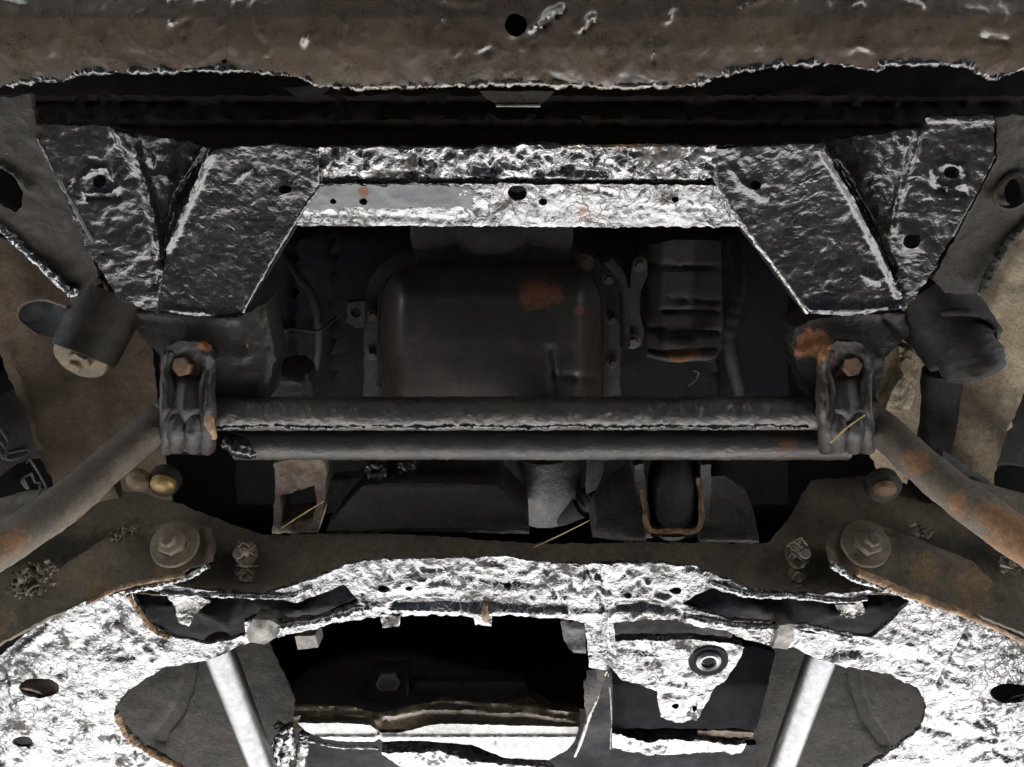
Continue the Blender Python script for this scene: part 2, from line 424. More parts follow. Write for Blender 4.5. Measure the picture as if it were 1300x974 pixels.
def bolt(parent_thing, o, axis, r, mat, washer=True, name='bolt', h=None, shank=False):
    """bolt part with washer and head sub-parts"""
    h = h or r * .9
    base = lathe(name, o, axis, [(r * .6, -r * .8), (r * .6, h * .2)], mat, parent_thing, seg=14)
    if washer: lathe('washer', o, axis, [(r * 1.55, 0), (r * 1.6, r * .12), (r * 1.5, r * .26), (r * .9, r * .28)], mat, (parent_thing, base), amp=r * .03)
    hexhead(Vector(o) + Vector(axis).normalized() * (r * .25 if washer else 0), axis, r, h, mat, (parent_thing, base))
    if shank: lathe('threaded_end', Vector(o) + Vector(axis).normalized() * h, axis, sum([[(r * .55, r * .16 * i), (r * .48, r * .16 * i + r * .08)] for i in range(7)], []), mat, (parent_thing, base), seg=16)
    return base
def setting(name, verts, faces, mat):
    me = bpy.data.meshes.new(name); me.from_pydata(verts, [], faces); me.update()
    me.materials.append(MAT[mat]); ob = bpy.data.objects.new(name, me); COL.objects.link(ob); ob['kind'] = 'structure'
    return ob
def box(name, lo, hi, mat, parent):
    (a, b, c), (d, e, f) = lo, hi
    v = [(a, b, c), (d, b, c), (d, e, c), (a, e, c), (a, b, f), (d, b, f), (d, e, f), (a, e, f)]
    q = [(0, 3, 2, 1), (4, 5, 6, 7), (0, 1, 5, 4), (1, 2, 6, 5), (2, 3, 7, 6), (3, 0, 4, 7)]
    return link(name, v, q, mat, parent, smooth=False)

# ------------------------------------------------------------------ the ground (below the camera) and the body above
setting('ground', [(-400, -400, 0), (400, -400, 0), (400, 400, 0), (-400, 400, 0)], [(0, 1, 2, 3)], 'concrete')
setting('bounce_cut_floor', [(-7, -30, .004), (7, -30, .004), (7, 2.0, .004), (-7, 2.0, .004)], [(0, 1, 2, 3)], 'bounce_cut_asphalt')  # added unseen dark floor, cuts the bounce light on the front parts
Z0 = CH
body = Thing('vehicle_body', 'black inside of the vehicle body closing the engine bay above everything', 'car body', (0, 1.2, Z0 + 1.5))
box('engine_bay_ceiling', (-.95, -.35, Z0 + 1.5), (.95, 1.5, Z0 + 1.53), 'dark', body)
box('firewall', (-.95, 1.3, Z0 + .98), (.95, 1.33, Z0 + 1.495), 'dark', body)
box('floor_pan', (-.95, 1.335, Z0 + .97), (.95, 3.4, Z0 + 1.0), 'dark', body)
box('inner_wing', (-.93, -.3, Z0 + .95), (-.90, 1.295, Z0 + 1.495), 'dark', body)
box('inner_wing', (.90, -.3, Z0 + .95), (.93, 1.295, Z0 + 1.495), 'dark', body)
box('light_block_tray', (-.95, -.355, Z0 + .80), (.95, .0, Z0 + .81), 'dark', body)  # added tray, closes the front gap so skylight stays out of the bay
box('front_panel', (-.95, -.40, Z0 + .80), (.95, -.36, Z0 + 1.53), 'dark', body)

# the roof added out of view: its shade covers the paving in front, the sun reaches the paving behind
shade_roof = Thing('added_shade_roof', 'added unseen roof high above the vehicle', 'shade_roof', (0, 2, 3.4))
SHADE_END = 1.95 + 3.4 / math.tan(SUN_EL)
box('shade_deck', (-4.5, -4.5, 3.4), (4.5, SHADE_END, 3.5), 'concrete', shade_roof)
for x in (-4.3, 4.3):
    for y in (-4.2, SHADE_END - .3):
        box('shade_post', (x - .06, y - .06, 0), (x + .06, y + .06, 3.398), 'dark', shade_roof)

# ------------------------------------------------------------------ front apron (nearest, top of the picture)
def P(px, py, z): return at(px, py, z)
t = Thing('front_beam', 'broad brown undercoated beam across the front with one round hole and many small welts', 'beam', P(650, 30, .72))
edge = [(-60, 112), (0, 108), (34, 103), (78, 101), (102, 94), (135, 91), (186, 91), (237, 89), (305, 89), (345, 92), (379, 97), (413, 108), (440, 111),
        (532, 109), (599, 107), (667, 106), (769, 109), (860, 108), (894, 102), (928, 91), (962, 86), (995, 81), (1063, 81), (1114, 88), (1124, 81), (1199, 81),
        (1233, 85), (1263, 98), (1300, 86), (1360, 84)]
strk = [([(437, 30), (432, 52)], 5, .0022), ([(552, 36), (562, 22)], 4, .002), ([(576, 72), (584, 60)], 4, .0022), ([(617, 68), (621, 64)], 6, -.003),
        ([(674, 37), (712, 10)], 6, .004), ([(682, 39), (718, 12)], 3, -.004), ([(733, 38), (752, 20)], 6, .0035), ([(740, 42), (757, 24)], 3, -.003), ([(848, 26), (858, 8)], 5, .003),
        ([(832, 45), (830, 80)], 3, -.002), ([(762, 57), (760, 58)], 9, .0014), ([(655, 32)], 21, .002), ([(216, 30), (222, 26)], 4, .003), ([(335, 42), (336, 48)], 5, .0025),
        ([(388, 50), (386, 52)], 6, .003), ([(217, 3), (222, 4)], 5, .003), ([(252, 5), (256, 4)], 5, .003), ([(300, 3), (304, 4)], 5, .003), ([(935, 14), (968, 2)], 4, .003),
        ([(1150, 5), (1168, 10)], 6, .003), ([(1228, 12), (1248, 16)], 6, .0014), ([(1250, 36), (1280, 38)], 8, .0014), ([(1245, 48), (1278, 52)], 5, -.002),
        ([(1080, 62), (1090, 55), (1110, 66)], 6, .002), 
        ([(0, 2), (30, 10)], 8, .003), ([(560, 3), (610, 6)], 8, .003), ([(400, -5), (700, -8), (1000, -4)], 16, .004)]
rr = random.Random(5)
for i in range(60):
    x, y = rr.uniform(0, 1300), rr.uniform(-10, 70); a = rr.uniform(-1.1, -.4); l = rr.uniform(2, 13)
    strk.append(([(x, y), (x + l * math.cos(a), y + l * math.sin(a))], rr.uniform(3, 6), rr.choice([-1, 1, 1]) * rr.uniform(.0007, .0018)))
apron_z = prof([(-80, .77), (-20, .728), (20, .716), (60, .716), (90, .719), (112, .7225)])
main = sheet('skin', [(-60, -70), (1360, -70)] + edge[::-1], apron_z, 'apron', t, thick=.003, holes=[ell(655, 32, 14, 15, 20), ell(285, 78, 3.2, 2.8, 9)], res=4.5, amp=.0016, nsc=20, strokes=strk, rag=2.2, back=(0, 0, 1), amp2=.0004)
up = [(x, y + 1.0) for x, y in edge]
for a_, b_, mt_, rd_ in ((0, 12, 'tar', .0023), (12, 19, 'apron', .0024), (19, len(edge), 'tar', .0023)):
    tube('rolled_edge', [at(x, y - 1.5, apron_z(x, y) + .002) for x, y in edge[a_:b_ + 1]], rd_, mt_, t, seg=10, n=260, amp=.0026, nsc=90)

# dark inner panel seen through the gap behind it
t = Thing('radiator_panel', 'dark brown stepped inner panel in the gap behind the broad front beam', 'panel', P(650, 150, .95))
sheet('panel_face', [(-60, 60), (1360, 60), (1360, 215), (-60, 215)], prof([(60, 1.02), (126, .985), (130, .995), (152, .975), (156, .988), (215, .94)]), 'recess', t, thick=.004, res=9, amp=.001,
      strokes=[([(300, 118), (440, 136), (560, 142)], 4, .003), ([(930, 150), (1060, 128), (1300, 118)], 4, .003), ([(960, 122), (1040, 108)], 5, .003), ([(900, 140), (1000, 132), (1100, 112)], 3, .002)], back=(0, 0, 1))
sheet('bent_tab', [(608, 116), (704, 116), (698, 123), (684, 134), (632, 134), (616, 124)], plane3((608, 116, .79), (704, 116, .79), (650, 134, .791)), 'tar_dull', t, thick=.003, res=4, amp=.0003, rag=.4, back=(0, 0, 1))
sheet('bent_tab', [(358, 112), (418, 108), (416, 117), (400, 124), (378, 123)], plane3((360, 118, .80), (418, 110, .80), (390, 125, .79)), 'tar_dull', t, thick=.003, res=4, amp=.0003, rag=.6, back=(0, 0, 1))
tube('edge_bead', [at(630, 134.5, .79), at(686, 134.5, .79)], .0011, 'nut', t, seg=8, n=20, amp=.0002)

# ------------------------------------------------------------------ crossmember
t = Thing('crossmember', 'grey crossmember with a lumpy upper half and a drilled lower half behind the front gap', 'crossmember', P(660, 240, .79))
cz = plane3((400, 190, .792), (900, 190, .792), (650, 290, .815))
top = [(380, 190), (440, 187), (600, 189), (690, 183), (740, 186), (830, 186), (940, 188)]
st = [([(395, 229), (560, 230), (680, 231), (920, 233)], 5, -.004), ([(600, 214), (626, 222), (640, 208)], 9, -.008), ([(680, 222), (720, 217), (770, 221)], 7, -.006), ([(480, 222), (530, 223)], 5, -.004),
      ([(690, 188), (708, 186)], 8, .004)]
for i in range(120):
    x, y = rr.uniform(395, 930), rr.uniform(192, 226); a = rr.gauss(0, .7); l = rr.uniform(4, 22)
    st.append(([(x, y), (x + l * math.cos(a), y + l * math.sin(a))], rr.uniform(2.5, 6), rr.choice([-1, 1]) * rr.uniform(.0012, .0035)))
sheet('upper_flange', top + [(945, 233), (640, 231), (395, 230)], cz, 'sub', t, thick=.012, res=3, amp=.0022, nsc=42, strokes=st, rag=1.6, back=(0, 0, 1), amp2=.0008)
cz2 = lambda x, y: cz(x, y) - .001
HW = [ell(423, 256, 4.2, 3.6, 10), ell(461, 256, 5.5, 4.5, 12)]
sheet('lower_web', [(395, 233), (640, 233), (945, 235), (948, 262), (945, 288), (800, 288), (620, 287), (520, 286), (385, 287), (372, 283)], cz2, 'web', t, thick=.035, res=3, amp=.0011, nsc=50, rag=1.4, back=(0, 0, 1),
      holes=HW + [ell(657, 245, 12.5, 9.5, 18), ell(689, 255, 5.5, 4.5, 12), ell(857, 252, 4.5, 4, 10)],
      strokes=[([(689, 255)], 9, .0022), ([(620, 253)], 8, .002), ([(700, 245), (740, 238), (790, 250)], 3, -.0018), ([(740, 265), (800, 262), (900, 265)], 3, -.0012), ([(930, 240), (946, 285)], 4, .0015),
               ([(380, 272), (500, 274), (600, 280)], 4, -.0015), ([(590, 282), (610, 280)], 5, .002)], amp2=.0011)
sheet('smooth_patch', [(400, 236), (500, 235), (590, 236), (600, 242), (612, 248), (596, 254), (604, 260), (575, 264), (540, 263), (500, 266), (450, 264), (420, 267), (390, 264)], lambda x, y: cz2(x, y) - .0016, 'web_smooth', t, thick=.0012, res=3, amp=.0003, nsc=50, rag=2.2, back=(0, 0, 1), holes=HW, amp2=.0001)
# rusty upper seam
tube('rusty_seam', [at(705, 188, .794), at(770, 187, .794), at(860, 188, .794)], .0022, 'edge_rust', t, seg=8, n=60, amp=.0012, nsc=110)

# ------------------------------------------------------------------ corner plates either side of it
def mirrored(L): return L
# left
t = Thing('corner_bracket', 'black oily corner bracket left of the grey crossmember with wide triangular gusset', 'bracket', P(200, 280, .80), 'corner brackets at the ends of the crossmember')
zA = plane3((60, 170, .775), (140, 165, .79), (140, 380, .80))
def curl(side):
    return lambda x, y: float(np.interp(y, (185, 215, 245, 275, 320, 402), (.781, .7865, .791, .7945, .797, .798))) + .004 * max(0, (side * (x - 330 if side > 0 else x - 985)) / 75)
zG = curl(1)
sheet('base_plate', [(44, 158), (145, 160), (160, 168), (230, 178), (268, 188), (222, 300), (208, 345), (200, 398), (150, 380), (112, 320)],
      lambda x, y: zA(x, y) + .010 * max(0, min(1, (x - 165) / 60 - (y - 200) / 400)), 'tar', t, thick=.006, res=4, amp=.0016, nsc=30, rag=2, back=(0, 0, 1),
      holes=[ell(126, 230, 9, 8, 14)],
      strokes=[([(150, 166), (168, 190), (182, 230), (195, 280), (206, 340)], 10, .007), ([(146, 160), (172, 178), (166, 195)], 9, .004), ([(262, 196), (230, 250), (205, 330)], 8, -.006),
               ([(104, 226), (116, 214), (136, 214), (150, 236), (140, 246), (110, 246), (104, 226)], 5, .003), ([(110, 250), (150, 250)], 4, -.004), ([(150, 180), (190, 200)], 7, .004)])
sheet('gusset', [(262, 193), (300, 187), (350, 184), (400, 189), (405, 196), (405, 234), (383, 264), (342, 332), (307, 394), (255, 402), (207, 394), (200, 388), (214, 312), (236, 258)],
      zG, 'tar', t, thick=.010, res=3.5, amp=.0008, nsc=45, rag=1.2, back=(0, 0, 1), holes=[ell(362, 240, 8.5, 5.5, 14)],
      strokes=[([(266, 196), (240, 256), (214, 314)], 6, .005), ([(362, 240)], 12, .002), ([(300, 228), (318, 215)], 3, .0025), ([(400, 195), (402, 234)], 5, .002), ([(206, 392), (300, 400)], 5, .003)])
tube('flange_edge', [at(404, 190, .803), at(405, 236, .803), at(384, 265, .803), at(343, 332, .804), at(307, 395, .804)], .0026, 'tar', t, seg=10, n=120, amp=.0009, nsc=90)
sheet('side_flange', [(407, 192), (410, 236), (388, 267), (347, 334), (309, 396), (303, 392), (340, 330), (380, 262), (401, 232), (401, 192)],
      prof([(190, .82), (396, .825)]), 'dark', t, thick=.03, res=5, amp=.0006, back=(0, 0, 1))
# right
t = Thing('corner_bracket', 'oily black corner bracket right of the grey crossmember with an oval slot', 'bracket', P(1100, 280, .80), 'corner brackets at the ends of the crossmember')
zB = plane3((1240, 165, .775), (1165, 165, .79), (1170, 380, .80))
zH = curl(-1)
sheet('base_plate', [(1040, 181), (1100, 172), (1172, 162), (1176, 148), (1262, 146), (1263, 198), (1236, 250), (1209, 298), (1180, 352), (1148, 395), (1112, 330), (1076, 250), (1044, 200)],
      lambda x, y: zB(x, y) + .010 * max(0, min(1, (1135 - x) / 60 - (y - 200) / 400)), 'tar', t, thick=.006, res=4, amp=.0016, nsc=30, rag=2, back=(0, 0, 1),
      holes=[ell(1208, 219, 10, 8, 14), ell(1158, 305, 12, 9, 16, -.3)],
      strokes=[([(1166, 168), (1156, 200), (1140, 250), (1132, 290)], 9, .006), ([(1158, 305)], 20, .004), ([(1186, 214), (1200, 206), (1222, 212), (1226, 230), (1208, 238), (1188, 232), (1186, 214)], 5, .003),
               ([(1060, 210), (1100, 280), (1130, 340)], 8, -.006), ([(1190, 242), (1225, 244)], 4, -.004), ([(1182, 150), (1260, 150)], 6, .002)])
sheet('gusset', [(911, 190), (945, 187), (1000, 184), (1046, 182), (1054, 205), (1082, 252), (1120, 328), (1150, 388), (1085, 402), (1027, 398), (1020, 386), (979, 330), (941, 281), (912, 232)],
      zH, 'tar', t, thick=.010, res=3.5, amp=.0010, nsc=45, rag=1.2, back=(0, 0, 1), holes=[ell(959, 234, 7, 5.5, 12)],
      strokes=[([(1046, 192), (1060, 215), (1082, 252), (1118, 326), (1140, 372)], 6, .006), ([(1050, 186), (1066, 208)], 7, .005), ([(959, 234)], 13, .003), ([(930, 215), (945, 235), (970, 250)], 6, .003), ([(1028, 392), (1140, 390)], 5, .004),
               ([(1100, 350), (1112, 355)], 9, .004)])
tube('flange_edge', [at(912, 190, .803), at(912, 234, .803), at(941, 283, .803), at(979, 331, .804), at(1026, 396, .804)], .0032, 'web', t, seg=10, n=120, amp=.0012, nsc=90)
sheet('side_flange', [(908, 192), (906, 236), (936, 285), (974, 334), (1022, 398), (1030, 392), (983, 328), (946, 280), (917, 232), (917, 192)],
      prof([(190, .82), (396, .825)]), 'dark', t, thick=.03, res=5, amp=.0006, back=(0, 0, 1))

# outer side rails
t = Thing('side_rail', 'dusty side rail at the upper left edge with an oblong hole and ragged lower edge', 'rail', P(40, 240, .76))
sheet('rail_skin', [(-60, 128), (0, 124), (40, 119), (46, 160), (84, 240), (112, 300), (124, 350), (100, 373), (84, 368), (40, 326), (0, 288), (-60, 250)], plane3((0, 124, .775), (110, 330, .80), (0, 290, .80)), 'tar_dull', t, thick=.006, res=4.5, amp=.0014,
      holes=[[(-25, 218), (5, 213), (20, 226), (30, 244), (28, 262), (20, 270), (4, 262), (-25, 244)]], strokes=[([(46, 176), (84, 240), (112, 300)], 3, .003), ([(2, 208), (24, 222), (40, 240)], 5, .005), ([(0, 284), (40, 322), (98, 370)], 5, .003)], rag=2, back=(0, 0, 1))
tube('seam_bead', [at(48, 176, .775), at(72, 222, .78), at(118, 308, .786)], .0014, 'web_smooth', t, seg=8, n=80, amp=.0007, nsc=120)
tube('ragged_lip', [at(-30, 268, .798), at(0, 288, .798), at(40, 325, .798), at(84, 367, .80), at(101, 373, .80)], .0042, 'sub', t, seg=10, n=120, amp=.0022, nsc=90)
t = Thing('side_rail', 'dark side rail at the upper right edge with a rust rimmed hole', 'rail', P(1270, 260, .76))
sheet('rail_skin', [(1360, 150), (1290, 146), (1264, 150), (1266, 198), (1240, 246), (1212, 298), (1184, 356), (1200, 372), (1244, 373), (1268, 326), (1300, 284), (1360, 230)], plane3((1290, 150, .775), (1200, 330, .80), (1300, 284, .80)), 'tar_dull', t, thick=.006, res=4.5, amp=.0012,
      holes=[ell(1286, 243, 13, 17, 16)], strokes=[([(1286, 243)], 24, .004), ([(1263, 200), (1212, 298)], 3, .003), ([(1300, 284), (1268, 326), (1246, 370)], 5, .003)], rag=1.8, back=(0, 0, 1))
tube('seam_bead', [at(1262, 198, .775), at(1238, 246, .78), at(1209, 300, .786)], .0011, 'web_smooth', t, seg=8, n=80, amp=.0005, nsc=120)
tube('ragged_lip', [at(1330, 262, .798), at(1300, 284, .798), at(1268, 326, .798), at(1246, 371, .80)], .0036, 'tar_dull', t, seg=10, n=120, amp=.002, nsc=90)
lathe('hole_rim', at(1286, 243, .784), (0, 0, -1), [(.015, -.004), (.019, -.002), (.019, .001), (.0165, .002), (.015, -.003)], 'tar_dull', t, seg=24, amp=.001, cap=False)

# ------------------------------------------------------------------ wheel arch liners, tyres, springs behind
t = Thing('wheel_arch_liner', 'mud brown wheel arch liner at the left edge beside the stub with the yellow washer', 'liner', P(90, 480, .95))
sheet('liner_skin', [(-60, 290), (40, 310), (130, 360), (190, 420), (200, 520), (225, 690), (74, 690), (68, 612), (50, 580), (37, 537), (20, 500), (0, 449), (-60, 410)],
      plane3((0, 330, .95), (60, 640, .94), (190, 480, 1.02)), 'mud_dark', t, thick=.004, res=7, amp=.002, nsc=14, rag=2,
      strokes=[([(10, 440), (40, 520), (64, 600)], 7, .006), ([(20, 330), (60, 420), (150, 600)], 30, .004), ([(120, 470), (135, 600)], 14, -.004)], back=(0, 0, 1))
t = Thing('wheel_arch_liner', 'tan wheel arch liner coloured as sunlit at the right edge beside the black rubber capped stub', 'liner', P(1220, 480, .95))
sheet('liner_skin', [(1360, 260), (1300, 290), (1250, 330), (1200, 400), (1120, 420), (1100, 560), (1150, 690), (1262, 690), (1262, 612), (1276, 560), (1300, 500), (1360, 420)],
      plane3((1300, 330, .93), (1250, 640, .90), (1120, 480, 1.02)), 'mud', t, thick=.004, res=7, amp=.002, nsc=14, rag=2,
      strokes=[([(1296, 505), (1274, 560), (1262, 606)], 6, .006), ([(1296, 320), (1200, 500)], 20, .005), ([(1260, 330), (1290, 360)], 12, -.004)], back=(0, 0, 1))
def wheel(lab, X, sgn, c, r):
    t = Thing('tyre', lab, 'tyre', (X, c[0], c[1] + Z0), None)
    o = Vector((X, c[0], c[1] + Z0)); a = (-sgn, 0, 0)
    th = 0.22
    lathe('casing', o + Vector((sgn * th, 0, 0)), a, [(r * .58, .0), (r * .62, .005), (r * .88, .0), (r, .03), (r, th - .03), (r * .93, th - .006), (r * .86, th), (r * .70, th + .004), (r * .60, th - .004), (r * .57, th - .03)], 'tyre', t, seg=72, angle=30)
    lathe('rim', o + Vector((sgn * .1, 0, 0)), a, [(r * .2, 0), (r * .3, .02), (r * .5, .03), (r * .58, .085), (r * .59, .088), (r * .56, .09)], 'dark', t, seg=48)
    return t
wl = wheel('black tyre at the left edge with raised outlined letters on its sidewall', -.79, -1, (.90, 1.02), .36)
def on_wall(px, py, X):
    d = ray(px, py); return CAMP + d * ((X - CAMP.x) / d.x)
for loop in ([(-12, 548), (6, 570), (4, 582), (-12, 560)], [(0, 545), (9, 562), (2, 578), (-8, 585)], [(4, 577), (32, 571), (36, 576), (12, 584), (4, 577)],
             [(34, 588), (38, 584), (56, 614), (56, 622), (50, 620), (50, 613), (44, 612), (40, 602)], [(40, 601), (29, 607), (27, 611), (34, 620)], [(29, 607), (36, 621)]):
    tube('raised_letter_outline', [on_wall(x, y, -.7865) for x, y in loop], .0018, 'rubber_line', wl, seg=6, n=30, amp=.0002)
wheel('dark tyre glimpsed past the liner at the right edge', .82, 1, (.90, 1.00), .36)

t = Thing('suspension_spring_seat', 'gritty sandy strip of mud coloured as sunlit behind the right bar mount', 'spring seat', P(1150, 480, .95))
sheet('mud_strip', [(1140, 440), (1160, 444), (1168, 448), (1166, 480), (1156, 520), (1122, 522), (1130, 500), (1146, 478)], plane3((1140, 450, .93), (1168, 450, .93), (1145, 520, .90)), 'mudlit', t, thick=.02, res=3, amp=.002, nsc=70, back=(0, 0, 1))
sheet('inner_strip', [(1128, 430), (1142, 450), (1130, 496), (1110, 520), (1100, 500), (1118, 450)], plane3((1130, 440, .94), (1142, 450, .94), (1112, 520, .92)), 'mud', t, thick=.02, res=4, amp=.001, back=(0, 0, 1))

# ------------------------------------------------------------------ bump stops
ax = (at(105, 455, .86) - at(135, 372, .93)).normalized()
t = Thing('stub', 'grey cylindrical stub on the left ending in a dull yellow dished washer', 'stub', at(105, 455, .86))
tube('cylinder', [at(142, 372, .90), at(122, 420, .875), at(106, 452, .855)], [.041, .038, .036], 'tar_dull', t, n=40, amp=.0006)
cp = lathe('dished_washer', at(104, 453, .854), ax + Vector((0, -.2, -.75)), [(.024, -.004), (.030, .0), (.0315, .002), (.030, .004), (.024, .003), (.016, .0025), (.010, .003)], 'brassdull', t, seg=32, amp=.001)
lathe('nut', at(104, 454, .852), ax + Vector((0, -.2, -.75)), [(.013, 0), (.013, .007), (.011, .009), (.006, .0095)], 'brassdull', (t, cp), seg=6, spin=.4, angle=20)
lathe('rivet', at(97, 462, .848), ax + Vector((0, -.2, -.75)), [(.008, 0), (.008, .006), (.006, .008)], 'brassdull', (t, cp), seg=16)
t = Thing('stub', 'black rubber covered stub on the right with a creased knob at its lower end', 'stub', at(1235, 455, .86))
tube('sleeve', [at(1170, 372, .92), at(1200, 410, .895), at(1226, 446, .865)], [.044, .047, .043], 'rubber', t, n=40, amp=.0030, nsc=22)
tube('knob', [at(1222, 440, .86), at(1232, 458, .848), at(1238, 472, .838), at(1241, 480, .834)], [.033, .035, .032, .018], 'rubber', t, n=24, amp=.0035, nsc=40)
tube('damper_tube', [at(1196, 470, .93), at(1190, 540, .93), at(1168, 640, .93)], [.024, .022, .02], 'rubber', t, n=24, amp=.002)
tube('crease', [at(1196, 398, .865), at(1225, 396, .85), at(1256, 405, .85), at(1264, 430, .85)], .004, 'rubber', t, seg=8, n=30, amp=.001)
# dark sheet standing in for the shaded hollow behind the left stub
t = Thing('shaded_hollow', 'dark sheet for a shaded hollow above the left stub', 'flap', P(50, 390, .88))
sheet('flap', [(22, 392), (34, 383), (60, 382), (88, 390), (104, 376), (128, 360), (140, 400), (90, 432), (50, 425), (28, 412)], scat([(22, 392, .90), (60, 382, .89), (90, 392, .86), (128, 360, .88), (60, 425, .93)]), 'dark', t, thick=.003, res=4, amp=.001, back=(0, 0, 1))
tube('curled_edge', [at(48, 424, .905), at(24, 404, .90), at(30, 386, .895), at(56, 381, .888), at(86, 390, .858)], .0016, 'mud_dark', t, seg=8, n=60, amp=.0006)

# ------------------------------------------------------------------ bar mounts under the brackets
def mount(lab, pl, zf, st, holes=()):
    t = Thing('bar_mount', lab, 'mount', P(pl[0][0], pl[0][1], .87))
    sheet('mount_plate', pl, zf, 'mount', t, thick=.05, res=4, amp=.0013, strokes=st, rag=1.5, back=(.0, .1, 1), holes=holes)
    return t
mount('dark mount plate under the left corner bracket behind the left bar clamp', [(166, 392), (210, 395), (300, 404), (336, 386), (343, 420), (350, 455), (344, 480), (340, 508), (205, 508), (203, 452), (166, 411)],
      plane3((170, 395, .886), (330, 395, .886), (250, 508, .868)), [([(170, 396), (298, 406)], 7, .004), ([(330, 400), (342, 450), (336, 505)], 8, .004), ([(255, 445), (290, 450)], 16, .004), ([(310, 452)], 9, .005)])
mount('dark mount plate under the right corner bracket with an orange rust streak beside the clamp', [(1005, 440), (1009, 416), (1040, 402), (1146, 396), (1155, 422), (1124, 455), (1112, 508), (1030, 508), (1014, 470)],
      plane3((1010, 410, .886), (1146, 398, .886), (1060, 508, .868)), [([(1030, 402), (1145, 398)], 7, .005), ([(1015, 446), (1040, 436), (1090, 432), (1110, 455)], 9, .007), ([(1124, 402), (1140, 420)], 8, -.004)])

# ------------------------------------------------------------------ anti-roll bar and cross tube
t = Thing('anti_roll_bar', 'long round anti-roll bar with its two arms bending down to both lower corners', 'bar', P(650, 525, .86))
tube('bar_tube', [at(x, 525 - (x - 650) * .001 , .86) for x in (205, 330, 480, 650, 820, 980, 1108)], .0205, 'bar', t, seg=48, n=420, amp=.0013, nsc=60)
tube('bar_arm', [at(240, 520, .858), at(205, 535, .85), at(150, 580, .81), at(85, 637, .745), at(0, 694, .68), at(-70, 735, .64)], [.0205, .021, .0215, .0225, .023, .023], 'bar_dirty', t, seg=32, n=120, amp=.0012)
tube('bar_arm', [at(1075, 518, .858), at(1112, 538, .85), at(1160, 582, .80), at(1225, 636, .735), at(1300, 688, .68), at(1370, 735, .64)], [.0205, .021, .0215, .0225, .023, .023], 'bar_dirty', t, seg=32, n=120, amp=.0012)
bead = [at(x, 541 + 1.2 * math.sin(x * .05), .842) for x in range(275, 1040, 15)]
tube('glint_grime_ridge', bead, .0028, 'tar', t, seg=8, n=420, amp=.0020, nsc=130)

t = Thing('cross_tube', 'second darker tube running close below the anti-roll bar with a small orange rust spot', 'tube', P(650, 563, .88))
tube('tube_body', [at(300, 563, .882), at(480, 563, .882), at(650, 563, .882), at(850, 563, .882), at(1075, 563, .882)], .0215, 'bar', t, seg=32, n=200, amp=.0008)
tube('glint_grime_ridge', [at(x, 581 + 1.0 * math.sin(x * .06), .868) for x in range(420, 760, 15)], .0016, 'tar', t, seg=8, n=200, amp=.0012, nsc=130)  # added bead standing in for the highlight along the tube's lower side
tube('end_lump', [at(285, 558, .87), at(305, 566, .868), at(328, 572, .87)], [.008, .015, .009], 'tar', t, n=24, amp=.003, nsc=60)

def clamp(lab, cx, zc, lean, seed):
    t = Thing('bar_clamp', lab, 'clamp', P(cx, 500, zc), 'clamps holding the anti-roll bar')
    w = 34
    L = [(cx - w + 2, 452), (cx - w + 8, 440), (cx - 12, 433), (cx + 14, 434), (cx + w - 8, 442), (cx + w - 1, 458), (cx + w - 3, 510), (cx + w, 545), (cx + w - 6, 568), (cx + 8, 573), (cx - w + 10, 570), (cx - w, 545), (cx - w - 1, 500)]
    zp = prof([(430, zc - .002), (478, zc - .004), (500, zc - .022), (520, zc - .032), (545, zc - .026), (575, zc + .01)])
    sheet('strap', L, zp, 'mount', t, thick=.012, res=3, amp=.0012, nsc=40, back=(0, .15, 1), rag=1,
          strokes=[([(cx - w + 6, 450), (cx - w + 5, 560)], 6, .006), ([(cx + w - 8, 450), (cx + w - 7, 560)], 6, .006), ([(cx, 466)], 18, -.003), ([(cx - 2, 492), (cx, 530)], 14, .006)])
    bolt(t, at(cx, 464, zc + .004), (lean, -.35, -1), .0125, 'bolt', h=.013)
    for sx in (-1, 1):
        tube('strap_edge', [at(cx + sx * (w - 14), 446, zc - .001), at(cx + sx * (w - 8), 470, zc - .004), at(cx + sx * (w - 13), 505, zc - .021), at(cx + sx * (w - 9), 545, zc - .027), at(cx + sx * (w - 8), 570, zc - .008)], [.004, .006, .007, .010, .009], 'mount', t, seg=16, n=60, amp=.0010, nsc=40)
    for k, dx in enumerate((-12, 9)):
        tube('glossy_rib', [at(cx + dx + 3, 520, zc - .026), at(cx + dx, 545, zc - .030), at(cx + dx - 1, 566, zc - .012)], [.006, .0125, .012], 'mount', t, seg=18, n=40, amp=.0008, nsc=60)
    tube('oily_drip', [at(cx - 22, 562, zc - .014), at(cx - 8, 569, zc - .011), at(cx + 6, 567, zc - .013), at(cx + 20, 563, zc - .012)], [.003, .005, .005, .003], 'tar', t, seg=12, n=50, amp=.0028, nsc=90)
    rb = sheet('rubber_bush', [(cx - 24, 505), (cx + 24, 505), (cx + 27, 545), (cx + 20, 578), (cx - 20, 578), (cx - 27, 545)], lambda x, y: zp(x, y) + .014, 'rubber', t, thick=.03, res=5, amp=.001, back=(0, 0, 1))
    return t
c1 = clamp('left bar clamp, its strap edge rubbed to bright rust colour', 238, .86, -.15, 1)
tube('rubbed_edge', [at(263, 510, .832), at(265, 535, .828), at(272, 556, .832)], [.003, .0065, .004], 'edge_rust', c1, seg=10, n=30, amp=.0008)
c2 = clamp('right bar clamp with a thin straw caught across it', 1075, .86, .1, 2)
tube('rubbed_edge', [at(1043, 508, .835), at(1046, 530, .832), at(1050, 552, .835)], [.003, .004, .003], 'edge_rust', c2, seg=10, n=30, amp=.0008)

